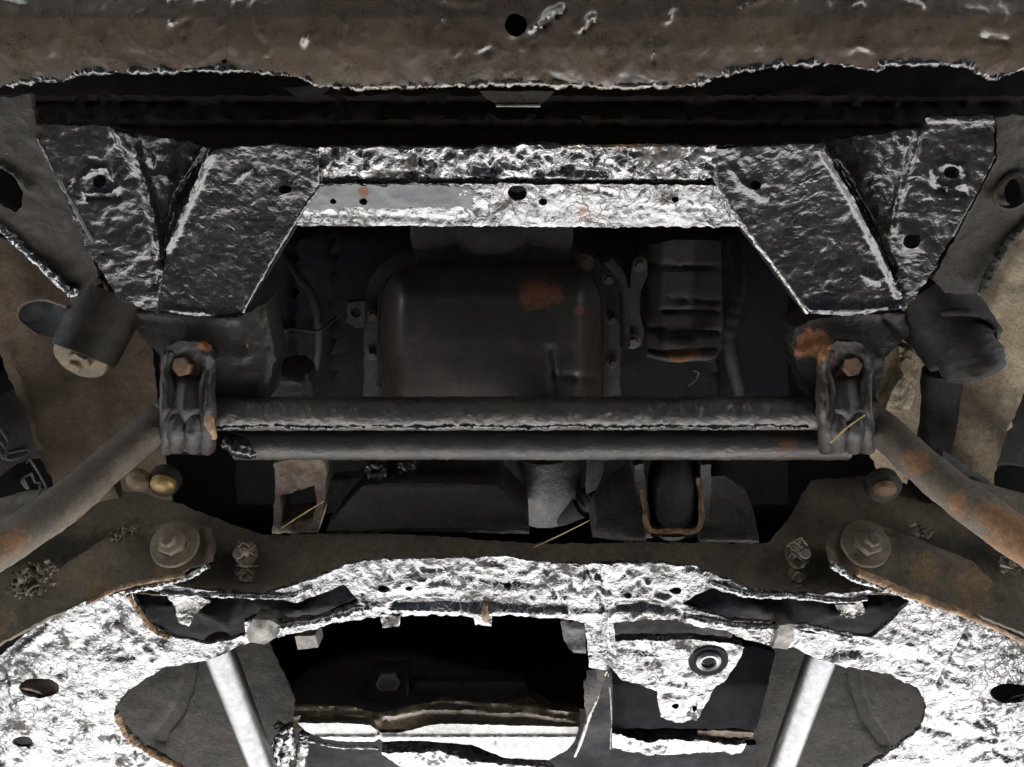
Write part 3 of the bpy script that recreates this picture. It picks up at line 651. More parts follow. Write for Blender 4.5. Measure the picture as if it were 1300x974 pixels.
def straw(lab, pts, r=.0009):
    t = Thing('straw', lab, 'straw', pts[0])
    tube('stalk', pts, [r, r, r * .6], 'straw', t, seg=7, n=24, amp=.00015)
straw('thin dry straw lying on the subframe lip below the cast engine mount', [at(678, 695, .80), at(712, 679, .80), at(748, 661, .80)])
straw('thin pale straw crossing the square hole of the rusty bracket', [at(358, 670, .83), at(384, 653, .83), at(412, 636, .83)])
straw('short straw tucked over the right bar clamp', [at(1054, 562, .815), at(1075, 543, .815), at(1098, 527, .815)], .0012)

# ------------------------------------------------------------------ engine: oil pan, block, pulley, accessory
t = Thing('oil_pan', 'dark brown rounded engine oil pan in the middle of the bay with an orange scuff', 'oil pan', P(630, 410, 1.03))
def rrect(x0, y0, x1, y1, r, n=7):
    o = []
    for cx, cy, a0 in ((x0 + r, y0 + r, 180), (x1 - r, y0 + r, 270)):
        for k in range(n + 1):
            a = R(a0 + 90 * k / n); o.append((cx + r * math.cos(a), cy + r * math.sin(a)))
    return o + [(x1, y1), (x0, y1)]
sheet('flange', rrect(462, 318, 788, 560, 70), plane3((462, 318, 1.12), (788, 318, 1.12), (620, 560, 1.10)), 'engine', t, thick=.02, res=7, amp=.0006, back=(0, 0, 1),
      strokes=[([(476, 540), (476, 390), (500, 345), (540, 330), (715, 330), (755, 350), (774, 400), (774, 540)], 9, .004)])
def panz(x, y):
    ex = max(0, min(1, min(x - 484, 762 - x) / 34)); ey = max(0, min(1, (y - 338) / 62))
    s = lambda q: 1 - (1 - q) ** 2.2
    return 1.085 - .065 * s(ex) * s(ey)
sheet('pan_body', rrect(484, 338, 762, 560, 48), panz, 'pan', t, thick=.01, res=5, amp=.0006, nsc=18, back=(0, 0, 1), rag=.3, strokes=[([(700, 445), (704, 500)], 6, -.007), ([(700, 478), (750, 480)], 5, -.004)])
for x, y in ((580, 334), (697, 334), (773, 354), (482, 491), (474, 400), (778, 460), (500, 348), (540, 331), (640, 329), (742, 334), (778, 405), (474, 450)):
    bolt(t, at(x, y, 1.105), (0, -.1, -1), .0085 if y < 340 else .006, 'bolt' if y < 340 else 'bolt_dull', h=.007)
tube('gasket', [at(x, y, 1.089) for x, y in ((481, 540), (481, 400), (486, 366), (504, 345), (540, 335), (706, 335), (742, 345), (760, 366), (765, 400), (765, 540))], .0018, 'rubber', t, seg=8, n=120, amp=.0005)
tube('drain_rib', [at(772, 330, 1.10), at(790, 360, 1.10), at(794, 440, 1.09)], .007, 'engine', t, seg=12, n=30)
sheet('lug', [(440, 384), (464, 382), (464, 415), (452, 417), (440, 410)], flat(1.09), 'engine', t, thick=.012, res=4, amp=.0003, holes=[ell(452, 397, 6.5, 6.5, 12)], rag=.4, back=(0, 0, 1))

t = Thing('engine_block', 'nearly black engine block above the oil pan with vertical webs', 'engine', P(620, 380, 1.25))
sheet('block_face', [(300, 200), (1000, 200), (1000, 640), (300, 640)], prof([(200, 1.32), (300, 1.24), (640, 1.20)]), 'dark', t, thick=.03, res=12, amp=.002, back=(0, 0, 1),
      strokes=[([(380, 300), (380, 500)], 8, .02), ([(425, 290), (425, 500)], 6, .014), ([(350, 420), (400, 418)], 5, .012), ([(900, 300), (905, 520)], 8, .02)])
lathe('pulley', at(625, 286, 1.12), (0, .2, -1), [(.10, 0), (.115, .006), (.115, .016), (.105, .02), (.115, .024), (.115, .034), (.10, .038), (.05, .03), (.03, .045)], 'engine', t, seg=48)

t = Thing('accessory_unit', 'dim finned accessory casting right of the oil pan with a rust orange foot', 'engine unit', P(865, 390, 1.15))
sheet('housing', [(822, 312), (858, 304), (915, 306), (918, 440), (905, 462), (820, 440)], profx([(815, 1.17), (840, 1.14), (880, 1.135), (915, 1.17)]), 'engine', t, thick=.06, res=5, amp=.0008, back=(0, 0, 1), rag=.5,
      strokes=[([(818, 336), (912, 340)], 3, -.006), ([(850, 380), (912, 382)], 3, -.008), ([(840, 396), (912, 396)], 3, -.007), ([(818, 416), (870, 422), (912, 422)], 3, -.007)])
sheet('bracket_arm', [(803, 330), (812, 324), (822, 332), (822, 350), (812, 372), (812, 400), (818, 420), (814, 440), (800, 444), (790, 436), (800, 420), (797, 398), (792, 386), (800, 360)], flat(1.125), 'engine', t, thick=.02, res=4, amp=.0005, rag=.4, back=(0, 0, 1))
bolt(t, at(803, 433, 1.12), (0, 0, -1), .008, 'nut', h=.007)
bolt(t, at(812, 336, 1.12), (0, 0, -1), .007, 'bolt_dull', h=.006)
tube('rusty_foot', [at(822, 448, 1.13), at(850, 452, 1.12), at(895, 450, 1.12), at(908, 446, 1.13)], [.006, .009, .01, .006], 'engine', t, seg=12, n=30, amp=.002)
tube('hose_clip', [at(873, 490, 1.05), at(883, 482, 1.05), at(887, 473, 1.05), at(880, 470, 1.05)], .0014, 'nut', t, seg=8, n=24)

for lab, pts, r_, mt in (('thin black hose drooping left of the oil pan', [(352, 300, 1.18), (372, 340, 1.10), (398, 380, 1.08), (404, 440, 1.10), (392, 500, 1.14)], .006, 'rubber'),
                        ('faint grey wire crossing the dark bay left of the oil pan', [(346, 424, 1.08), (372, 418, 1.05), (404, 420, 1.07), (428, 402, 1.10)], .0022, 'engine'),
                        ('black corrugated hose right of the finned casting', [(930, 300, 1.16), (938, 360, 1.10), (926, 430, 1.08), (940, 500, 1.12)], .010, 'rubber')):
    t = Thing('hose' if r_ > .003 else 'wire', lab, 'hose' if r_ > .003 else 'wire', at(*pts[0]))
    tube('sheath', [at(*p) for p in pts], [r_ * v for v in ([1, 1.15] * 16 if 'corr' in lab else [1, 1])], mt, t, seg=12, n=90, amp=r_ * .05)
t = Thing('inner_bracket', 'small dark rounded bracket left of the oil pan just above the bar', 'bracket', P(370, 485, 1.0))
sheet('plate', [(342, 505), (342, 478), (356, 464), (382, 462), (394, 474), (402, 512), (342, 512)], prof([(462, 1.02), (480, .985), (512, .985)]), 'mount', t, thick=.03, res=4, amp=.001, back=(0, 0, 1), strokes=[([(358, 480), (376, 482)], 5, .004), ([(392, 474), (400, 510)], 4, .005)])

# ------------------------------------------------------------------ things between the cross tube and the subframe
t = Thing('square_hole_bracket', 'rust brown bracket with a square opening at the left below the cross tube', 'bracket', P(380, 630, .86))
sheet('face', [(347, 590), (360, 584), (410, 583), (415, 600), (412, 634), (404, 676), (345, 678), (350, 620)], plane3((350, 590, .875), (410, 590, .87), (375, 676, .865)), 'rustplate', t, thick=.05, res=3, amp=.001, nsc=60, rag=1.2, back=(0, 0, 1),
      holes=[[(355, 630), (400, 616), (402, 640), (396, 664), (356, 668)]])
t = Thing('engine_mount_pad', 'dark pitted cast pad with sloping ends resting behind the subframe lip', 'pad', P(540, 640, .86))
zf = plane3((460, 620, .868), (640, 620, .868), (540, 676, .858))
sheet('pad_body', [(414, 675), (432, 648), (462, 616), (500, 613), (560, 614), (632, 616), (652, 640), (671, 660), (672, 678), (600, 676), (500, 675)], zf, 'mount_pad', t, thick=.07, res=4, amp=.0008, nsc=30, back=(0, 0, 1), rag=.8,
      strokes=[([(418, 672), (520, 668), (670, 672)], 4, .003), ([(464, 618), (632, 618)], 4, .002)])
sheet('upper_step', [(520, 600), (580, 596), (606, 606), (612, 618), (516, 618)], flat(.90), 'mount_pad', t, thick=.05, res=4, amp=.0006, back=(0, 0, 1))
for x in (581, 593):
    bolt(t, at(x, 606, .895), (0, -.3, -1), .0055, 'bolt', h=.008, washer=False)
sheet('side_web', [(415, 612), (440, 608), (478, 606), (462, 618), (432, 650), (416, 652)], plane3((415, 612, .90), (478, 606, .90), (425, 650, .885)), 'nut', t, thick=.02, res=4, amp=.0012, back=(0, 0, 1))
t = Thing('pipe_fitting', 'small lumpy ring fitting caked in shiny grease under the cross tube', 'fitting', P(480, 597, .89))
g = []
cpt = at(478, 598, .89)
tube('ring', [cpt + (CR * math.cos(a) * 1.0 + CU * math.sin(a) * .8) * .011 for a in [i * .63 for i in range(11)]], .0045, 'sub', t, seg=12, n=60, amp=.003, nsc=110)
t = Thing('pipe_fitting', 'small knobbly rust tipped fitting right of the ring fitting', 'fitting', P(516, 598, .89))
tube('knob', [at(506, 590, .888), at(518, 592, .886), at(526, 590, .89)], [.006, .009, .006], 'tar', t, n=20, amp=.003, nsc=110)
tube('stem', [at(510, 596, .892), at(506, 612, .894)], [.004, .003], 'bolt', t, seg=12, n=10, amp=.0006)

t = Thing('gearbox_nose', 'grey rounded gearbox nose behind the cross tube near the middle', 'gearbox', P(690, 610, .98))
tube('barrel', [at(690, 560, .98), at(690, 600, .985), at(688, 640, .995)], [.056, .06, .05], 'mount', t, n=30, amp=.0008)
tube('side_barrel', [at(735, 632, .97), at(712, 640, .975), at(692, 648, .98)], [.03, .032, .028], 'dark', t, n=20)
tube('round_cover', [at(716, 640, .962), at(718, 641, .955)], [.024, .020], 'engine', t, n=6, amp=.001)
tube('knurled_cap', [at(740, 636, .945), at(756, 628, .94)], [.017, .015], 'dark', t, n=20, amp=.002)
t = Thing('flat_link', 'light grey upright flat link behind the cross tube left of the cast mount', 'link', P(756, 600, .92))
sheet('strip', [(746, 580), (767, 582), (766, 600), (757, 622), (744, 628)], plane3((746, 580, .925), (767, 582, .925), (750, 628, .915)), 'nut', t, thick=.006, res=3, amp=.0005, rag=.6, back=(0, 0, 1))

t = Thing('engine_mount', 'cast engine mount with a bushing framed by a rusty channel right of the middle', 'mount', P(855, 640, .86))
zc = scat([(755, 682, .862), (790, 640, .866), (812, 600, .88), (850, 590, .885), (900, 600, .88), (950, 650, .868), (965, 688, .862), (850, 686, .86)])
sheet('left_cheek', [(752, 682), (758, 660), (785, 632), (808, 614), (820, 612), (818, 660), (820, 686), (780, 686)], plane3((755, 682, .862), (815, 620, .873), (820, 684, .858)), 'mount_pad', t, thick=.06, res=4, amp=.0008, back=(0, 0, 1), rag=.8)
sheet('right_cheek', [(892, 606), (920, 604), (945, 622), (957, 650), (964, 690), (888, 688), (890, 640)], plane3((895, 606, .875), (950, 640, .87), (930, 688, .858)), 'mount_pad', t, thick=.06, res=4, amp=.0008, back=(0, 0, 1), rag=.8, strokes=[([(915, 630), (945, 655)], 6, -.003), ([(895, 682), (960, 684)], 4, .003)])
tube('bushing', [at(853, 580, .90), at(853, 612, .885), at(853, 640, .885), at(853, 665, .90)], [.026, .032, .032, .028], 'rubber', t, n=30, amp=.001)
tube('channel', [at(812, 606, .868), at(818, 640, .858), at(824, 672, .85), at(856, 674, .85), at(886, 672, .85), at(890, 640, .858), at(886, 606, .868)], .0030, 'edge_rust', t, seg=10, n=90, amp=.0014, nsc=80)
sheet('channel_floor', [(822, 668), (888, 668), (886, 682), (826, 682)], plane3((822, 668, .862), (888, 668, .862), (855, 682, .856)), 'mount', t, thick=.03, res=4, amp=.0012, back=(0, 0, 1))
sheet('channel_side', [(804, 590), (817, 590), (823, 640), (829, 684), (815, 685), (810, 640)], flat(.862), 'mount', t, thick=.05, res=4, amp=.0016, back=(0, 0, 1))
sheet('channel_side', [(903, 590), (890, 590), (889, 640), (886, 684), (900, 685), (902, 640)], flat(.862), 'mount', t, thick=.05, res=4, amp=.0016, back=(0, 0, 1))

# ------------------------------------------------------------------ subframe
t = Thing('subframe', 'wet black subframe filling the lower picture, glaring white underneath with a dusty brown front lip', 'subframe', P(650, 740, .78))
SZ = .78
wallf = plane3((312, 760, .782), (1012, 760, .782), (660, 676, .862))
wall_top = [(-60, 640), (40, 632), (110, 616), (170, 624), (230, 640), (290, 664), (335, 679), (412, 678), (470, 676), (680, 690), (750, 690), (800, 688), (955, 690), (975, 690), (1000, 660), (1030, 610), (1100, 604), (1180, 620), (1260, 650), (1360, 690)]
wall_bot = [(1360, 830), (1240, 780), (1165, 756), (1100, 752), (1030, 756), (995, 756), (957, 752), (928, 740), (884, 721), (826, 716), (767, 717), (709, 717), (650, 708), (583, 710), (481, 711), (437, 720), (393, 738), (330, 756), (240, 756), (163, 752), (112, 763), (51, 790), (-60, 850)]
sheet('front_wall', wall_top + wall_bot, lambda x, y: wallf(x, y) + .012 * max(0, (abs(x - 655) - 300) / 300) , 'wall', t, thick=.006, res=5, amp=.0014, nsc=24, rag=1.4, strokes=[([(350, 694), (400, 690), (660, 700), (960, 700)], 6, .003), ([(360, 690), (420, 686)], 4, -.003), ([(120, 680), (170, 664)], 6, .005), ([(1120, 640), (1200, 700)], 20, .006)])
def subz(x, y):
    z = SZ
    # end hollows and the groove along the centre band
    return z
hollow_l = [(168, 752), (205, 742), (255, 748), (320, 756), (345, 760), (378, 765), (410, 752), (437, 742), (457, 765), (430, 776), (395, 786), (352, 789), (330, 784), (310, 790), (312, 806), (290, 812), (264, 818), (225, 811), (195, 795), (176, 772)]
hollow_r = [(866, 768), (884, 755), (904, 747), (925, 752), (942, 759), (986, 759), (1030, 760), (1075, 763), (1112, 752), (1142, 752), (1158, 760), (1140, 782), (1118, 800), (1105, 809), (1070, 806), (1025, 804), (1005, 797), (980, 791), (928, 788), (890, 776)]
band_top = [(330, 757), (393, 737), (437, 719), (481, 710), (554, 710), (583, 709), (642, 707), (709, 716), (767, 716), (826, 715), (884, 720), (928, 739), (957, 751), (995, 754), (1030, 754), (1100, 750), (1161, 757)]
left_low = [(264, 838), (298, 822), (330, 812), (378, 804), (422, 792), (481, 782), (554, 783), (613, 782), (650, 782), (700, 785), (744, 789)]
outl = [(-60, 850), (0, 832), (51, 789), (112, 762), (160, 750)] + [(205, 750), (262, 754)] + band_top + [(1243, 782), (1300, 815), (1360, 840)] + \
       [(1360, 1040), (1090, 1040), (1097, 976), (1148, 943), (1168, 925), (1177, 896), (1165, 873), (1124, 855), (1063, 845), (1029, 833), (1010, 824), (984, 822), (945, 812), (925, 802), (890, 796), (850, 786), (800, 788), (779, 792)] + \
       left_low[::-1] + [(210, 848), (163, 875), (145, 896), (149, 916), (176, 943), (230, 976), (262, 1040), (-60, 1040)]
st = [([(500, 768), (560, 766), (640, 770), (720, 774)], 5, -.006), ([(590, 762), (668, 764)], 6, -.005), ([(460, 765), (500, 774), (700, 778), (780, 778)], 4, .003),
      ([(740, 716), (762, 760), (770, 788)], 3, -.003), ([(764, 716), (768, 760), (775, 790)], 4, .003), ([(700, 748), (712, 766), (722, 780)], 2.5, -.003), ([(588, 730), (630, 740), (690, 742)], 4, -.002),
      ([(1238, 783), (1192, 868)], 2.5, -.004), ([(786, 770), (830, 768), (860, 776)], 7, -.006), ([(835, 754), (850, 756)], 8, -.005), ([(900, 742), (930, 752), (990, 757)], 4, .003),
      ([(136, 822), (150, 824)], 8, -.005), ([(128, 836), (170, 834)], 5, -.003), ([(1060, 830), (1090, 828)], 10, -.006), ([(1255, 929)], 15, .006), ([(1246, 938), (1266, 940)], 5, -.006), ([(28, 942)], 14, -.004),
      ([(60, 800), (20, 830)], 8, .004), ([(1120, 800), (1200, 800)], 8, -.002)]
for i in range(330):
    if rr.random() < .4: x, y = rr.uniform(450, 930), rr.uniform(712, 785)
    elif rr.random() < .5: x, y = rr.uniform(-20, 300), rr.uniform(780, 990)
    else: x, y = rr.uniform(1040, 1320), rr.uniform(780, 990)
    a = rr.gauss(0, .5); l = rr.uniform(3, 20)
    st.append(([(x, y), (x + l * math.cos(a), y + l * math.sin(a))], rr.uniform(2.5, 6), rr.choice([-1, -1, 1]) * rr.uniform(.001, .003)))
sheet('underside', outl, subz, 'sub', t, thick=.006, res=3, amp=.0024, nsc=26, strokes=st, rag=1.4, back=(0, 0, 1), amp2=.0007,
      holes=[hollow_l, hollow_r, ell(487, 747, 8, 5, 12), ell(519, 747, 5.5, 3, 10), ell(857, 751, 8, 5, 12), ell(645, 745, 5, 3, 10), ell(797, 756, 5, 3.5, 10),
             ell(50, 873, 26, 13, 22), ell(1282, 880, 26, 13, 22), ell(28, 942, 13, 7, 14), ell(420, 824 - 40, 1.2, 1, 6)])
# hollow channels (the trough floor seen inside the end openings)
for nm, hl, dx in (('left', hollow_l, 0), ('right', hollow_r, 0)):
    cx = sum(p[0] for p in hl) / len(hl); cy = sum(p[1] for p in hl) / len(hl)
    big = [(cx + (p[0] - cx) * 1.12, cy - 12 + (p[1] - cy) * 1.5) for p in hl]
    sheet('trough_floor', big, prof([(730, .855), (770, .842), (800, .85), (830, .865)]), 'dark', t, thick=.004, res=4, amp=.0022, nsc=40, back=(0, 0, 1), strokes=[([(cx - 60, cy - 10), (cx - 20, cy + 8)], 14, .012), ([(cx + 40, cy), (cx + 80, cy - 8)], 10, .01)])
sheet('hollow_plate', [(212, 757), (255, 756), (268, 764), (250, 778), (240, 795), (226, 790), (222, 770)], scat([(212, 757, .795), (268, 764, .80), (240, 795, .812)]), 'sub', t, thick=.004, res=3, amp=.002, nsc=60, back=(0, 0, 1))
sheet('hollow_plate', [(1060, 768), (1095, 764), (1098, 776), (1084, 786), (1066, 782)], scat([(1060, 768, .795), (1098, 776, .80), (1080, 786, .812)]), 'sub', t, thick=.004, res=3, amp=.002, nsc=60, back=(0, 0, 1))
# bright lips along the hollows and the front corner
for nm, pts, rad, mt in (('lip_bead', [(160, 752), (205, 742), (240, 732), (264, 718)], .0028, 'sub'), ('lip_bead', [(205, 753), (262, 755), (330, 757), (370, 757), (395, 745)], .0030, 'sub'),
                     ('lip_bead', [(330, 798), (395, 790), (440, 778), (470, 770)], .005, 'sub'), ('lip_bead', [(900, 740), (950, 755), (1000, 756), (1060, 762), (1100, 760)], .003, 'sub'),
                     ('lip_bead', [(866, 782), (920, 792), (970, 797), (1010, 794), (1080, 808)], .004, 'sub'), ('lip_bead', [(1056, 718), (1082, 734), (1110, 742), (1150, 756), (1163, 762)], .0035, 'sub'),
                     ('rusty_lip', [(163, 756), (176, 776), (196, 800), (215, 810)], .0026, 'edge_rust'), ('rusty_lip', [(110, 766), (140, 752), (170, 742), (235, 730)], .0022, 'edge_rust'),
                     ('rusty_lip', [(1088, 726), (1130, 744), (1180, 764), (1240, 784), (1300, 812)], .0050, 'edge_rust'), ('rusty_lip', [(148, 905), (160, 932), (190, 955), (235, 978)], .0032, 'edge_rust')):
    tube(nm, [at(x, y, SZ - .001) for x, y in pts], rad, mt, t, seg=10, n=100, amp=.0018, nsc=100)
# weld tabs hanging from the centre band
for x, y in ((496, 787), (613, 786)):
    sheet('weld_tab', [(x - 13, y - 6), (x + 13, y - 6), (x + 11, y + 8), (x - 10, y + 8)], flat(SZ - .002), 'sub', t, thick=.01, res=3, amp=.0022, nsc=80, back=(0, 0, 1))
tube('rusty_drip', [at(617, 768, SZ - .003), at(615, 778, SZ - .004), at(617, 788, SZ - .003)], [.003, .005, .003], 'edge_rust', t, seg=10, n=20, amp=.0015)
# rusty sleeve inside the left hole
lathe('hole_sleeve', at(50, 875, SZ + .03), (0, 0, -1), [(.026, -.02), (.031, -.02), (.031, .026), (.027, .026), (.026, -.0195)], 'rustplate', t, seg=28, cap=False)
lathe('hole_sleeve', at(1282, 882, SZ + .03), (0, 0, -1), [(.026, -.02), (.031, -.02), (.031, .026), (.027, .026), (.026, -.0195)], 'dark', t, seg=28, cap=False)

# ------------------------------------------------------------------ lower arms (front brackets with big bolts)
def arm(lab, pl, zf, bx, by, st):
    t = Thing('lower_arm', lab, 'arm', P(bx, by, .80), 'lower arms bolted to the subframe front')
    sheet('arm_plate', pl, zf, 'wall', t, thick=.010, res=4, amp=.0012, nsc=26, strokes=st, rag=1.2)
    o = at(bx, by, .803); axb = Vector((0, -.8, -.62)).normalized()
    b0 = lathe('bolt', o, axb, [(.030, -.004), (.031, .0), (.029, .003), (.0185, .0045), (.018, .006)], 'wall', t, seg=32, amp=.0016, angle=70)
    lathe('caked_head', o, axb, [(.0185, .003), (.0178, .013), (.015, .0165), (.0105, .018), (.010, .024), (.0075, .0265), (.003, .027)], 'wall', (t, b0), seg=6 if bx > 650 else 7, spin=.3, amp=.0022, angle=75)
    tube('caked_dirt', [at(bx - 16, by + 4, .799), at(bx - 8, by + 14, .797), at(bx + 6, by + 15, .797), at(bx + 15, by + 6, .799)], [.004, .007, .008, .004], 'wall', t, seg=12, n=40, amp=.003, nsc=70)
    return t
zl = plane3((234, 735, .790), (60, 790, .775), (200, 668, .832))
arm('left lower arm plate with a big dusty bolt head in its rounded end', [(264, 670), (270, 692), (266, 713), (210, 735), (163, 751), (112, 762), (51, 789), (-60, 850), (-60, 790), (0, 769), (75, 722), (135, 683), (190, 670), (217, 664), (242, 662)], zl, 222, 690,
    [([(222, 690)], 30, .003), ([(260, 672), (266, 694), (258, 716)], 6, .003), ([(60, 780), (160, 742)], 8, .002)])
zr = plane3((1097, 735, .790), (1260, 790, .775), (1130, 668, .832))
arm('right lower arm plate with a big dusty bolt and a tan stained outer end', [(1060, 672), (1053, 692), (1056, 714), (1094, 736), (1165, 756), (1239, 780), (1300, 814), (1360, 850), (1360, 800), (1300, 780), (1273, 752), (1233, 712), (1158, 681), (1120, 668), (1077, 662)], zr, 1099, 690,
    [([(1099, 690)], 30, .003), ([(1068, 672), (1058, 694), (1066, 716)], 6, .003), ([(1180, 700), (1250, 740)], 12, .003)])
# caked debris clumps above the arms
def clump(lab, cx, cy, z, rx, ry, seed):
    t = Thing('dirt_clump', lab, 'dirt', P(cx, cy, z))
    rd = random.Random(seed)
    verts, faces = [], []
    for k in range(int(rx * ry * .16) + 14):
        a, q = rd.uniform(0, 6.28), rd.random() ** .6
        c = at(cx + rx * q * math.cos(a), cy + ry * q * math.sin(a) - .3 * rx * q * math.cos(a) * (1 if cx < 650 else -1), z + rd.uniform(0, .012))
        r_ = rd.uniform(.0018, .0062) * (1.15 - .5 * q)
        u_ = Vector([rd.gauss(0, 1) for _ in range(3)]).normalized(); v_ = u_.orthogonal().normalized(); w_ = u_.cross(v_)
        ln, wd, tk = rd.uniform(.8, 2.0), rd.uniform(.5, 1.1), rd.uniform(.2, .7)
        b0 = len(verts)
        ring = [(math.cos(t_) * rd.uniform(.7, 1.2), math.sin(t_) * rd.uniform(.7, 1.2)) for t_ in [i * 1.047 for i in range(6)]]
        for sgn in (-1, 1):
            for (x_, y_) in ring:
                verts.append(c + (u_ * x_ * ln + v_ * y_ * wd + w_ * sgn * tk * rd.uniform(.6, 1)) * r_)
        faces += [tuple(b0 + i for i in range(6)), tuple(b0 + 6 + i for i in range(5, -1, -1))] + [(b0 + i, b0 + (i + 1) % 6, b0 + 6 + (i + 1) % 6, b0 + 6 + i) for i in range(6)]
    o = link('crumbs', verts, faces, 'crumb', t, smooth=False)
    o['kind'] = 'stuff'
clump('flaky pale dirt clump above the left lower arm near the edge', 40, 735, .765, 34, 22, 3)
clump('small flaky dirt crust on the left lower arm beside the bar', 158, 676, .812, 20, 8, 4)
clump('crumbly dirt clump right of the right lower arm under the bar', 1285, 715, .78, 18, 12, 6)
clump('dark greasy crumb on the right lower arm top', 1170, 672, .81, 14, 7, 8)

# greasy studs on the subframe wall
def stud(lab, x, y):
    t = Thing('stud', lab, 'stud', P(x, y, .81), 'greasy studs on the subframe front lip')
    ax = Vector((0, -.75, -.5)).normalized(); o = at(x, y - 6, .823)
    lathe('base_washer', o, ax, [(.013, -.01), (.0155, 0), (.0155, .003), (.010, .004)], 'bolt_dull', t, seg=18, amp=.0012)
    hexhead(o, ax, .011, .011, 'bolt_dull', t, name='nut')
    lathe('thread', o + ax * .01, ax + Vector((0, .35, -.3)), sum([[(.0072, .0026 * i), (.0058, .0026 * i + .0013)] for i in range(9)], []), 'bolt_dull', t, seg=16)
    rd = random.Random(int(x))
    for k in range(3):
        yy = y - 16 + 18 * k + rd.uniform(-4, 4)
        tube('grease_lump', [at(x - 9 + rd.uniform(-3, 3), yy, .815), at(x, yy + 2, .808), at(x + 9 + rd.uniform(-3, 3), yy + rd.uniform(-4, 4), .815)], [.004, rd.uniform(.006, .009), .003], 'wall', t, seg=12, n=30, amp=.0035, nsc=80)
    for k in range(12):
        yy = y - 20 + 52 * rd.random(); m_ = rd.choice((-1, 1))
        tube('grease_strand', [at(x - 12 + rd.uniform(-3, 9), yy + rd.uniform(-8, 8), .808), at(x + rd.uniform(-6, 6), yy + m_ * rd.uniform(2, 9), .796), at(x + 12 + rd.uniform(-9, 3), yy + rd.uniform(-9, 9), .808)], rd.choice((.0006, .0009)), rd.choice(('crumb', 'wall')), t, seg=6, n=14, amp=.0008, nsc=100)
stud('greasy threaded stud on the left part of the subframe lip beside the left lower arm', 312, 708)
stud('greasy threaded stud wrapped in fibres on the right part of the subframe lip', 1012, 708)

# ------------------------------------------------------------------ plugs and track rods at the wheel ends
t = Thing('round_plug', 'yellow domed plug below the left end of the anti-roll bar', 'plug', P(207, 614, .84))
lathe('cap', at(207, 615, .85), (0, .35, -.94), [(.0155, -.004), (.0155, .003), (.012, .007), (.005, .0085)], 'brass', t, seg=28)
lathe('seat', at(207, 613, .856), (0, -.05, -1), [(.021, -.012), (.020, .002), (.016, .003)], 'mount', t, seg=28)
lathe('side_cap', at(176, 610, .852), (0, -.05, -1), [(.016, -.004), (.015, .004), (.009, .009), (.003, .0105)], 'brassdull', t, seg=24)
t = Thing('round_plug', 'dull rusty domed plug below the right end of the anti-roll bar', 'plug', P(1122, 620, .84))
lathe('cap', at(1123, 622, .848), (0, .35, -.94), [(.0145, -.004), (.0145, .003), (.011, .006), (.005, .007)], 'bolt', t, seg=28)
lathe('seat', at(1123, 619, .856), (0, -.05, -1), [(.023, -.012), (.022, .002), (.016, .004)], 'mount', t, seg=28)
t = Thing('track_rod', 'dark track rod passing behind the left bar arm in front of the tyre', 'rod', P(40, 640, .86))
tube('rod', [at(-60, 662, .84), at(20, 646, .84), at(90, 630, .845), at(150, 618, .86)], [.017, .018, .016, .014], 'wall', t, n=40, amp=.001)
tube('boot', [at(28, 645, .838), at(60, 638, .84)], [.021, .018], 'bar_dirty', t, n=16, amp=.001)
t = Thing('track_rod', 'grey spotted track rod passing behind the right bar arm', 'rod', P(1270, 640, .86))
tube('rod', [at(1360, 655, .84), at(1290, 642, .84), at(1225, 620, .845), at(1190, 600, .86)], [.018, .018, .016, .014], 'wall', t, n=40, amp=.001)
tube('sheath', [at(1190, 578, .85), at(1220, 596, .85), at(1248, 616, .85)], .008, 'rubber', t, seg=12, n=30, amp=.002)
# brake hose end lights
# ------------------------------------------------------------------ bare steel rods
def rod(lab, p0, p1, r):
    t = Thing('steel_rod', lab, 'rod', p0, 'bare steel rods below the subframe')
    tube('shaft', [p0, p1], [r, r * 1.0], 'steel', t, seg=40, n=60, amp=.00015)
    return t
rod('bright bare steel rod slanting down right from the left arm of the subframe', at(275, 818, .80), at(338, 985, .86), .0205)
rod('bright bare steel rod slanting down left from the right arm of the subframe', at(1046, 824, .80), at(988, 985, .86), .0205)
def nutblock(lab, name, pl, zf):
    t = Thing(name, lab, 'nut', P(pl[0][0], pl[0][1], .775))
    sheet('nut_body', pl, zf, 'nut', t, thick=.03, res=3, amp=.0006, rag=.5, back=(0, .3, 1))
nutblock('pale grey angular nut beside the top of the left steel rod', 'square_nut', [(313, 800), (322, 786), (344, 788), (357, 796), (350, 810), (336, 818), (316, 815)], scat([(313, 800, .765), (330, 800, .757), (357, 796, .775), (335, 818, .765)]))
nutblock('dim grey nut end hanging below the subframe band right of the angular nut', 'square_nut', [(374, 808), (400, 806), (404, 822), (378, 825)], flat(.785))
nutblock('pale curved sleeve end beside the top of the right steel rod', 'sleeve_end', [(990, 794), (1006, 792), (1009, 808), (1000, 824), (980, 823), (986, 808)], scat([(990, 794, .772), (1008, 800, .767), (990, 824, .775)]))

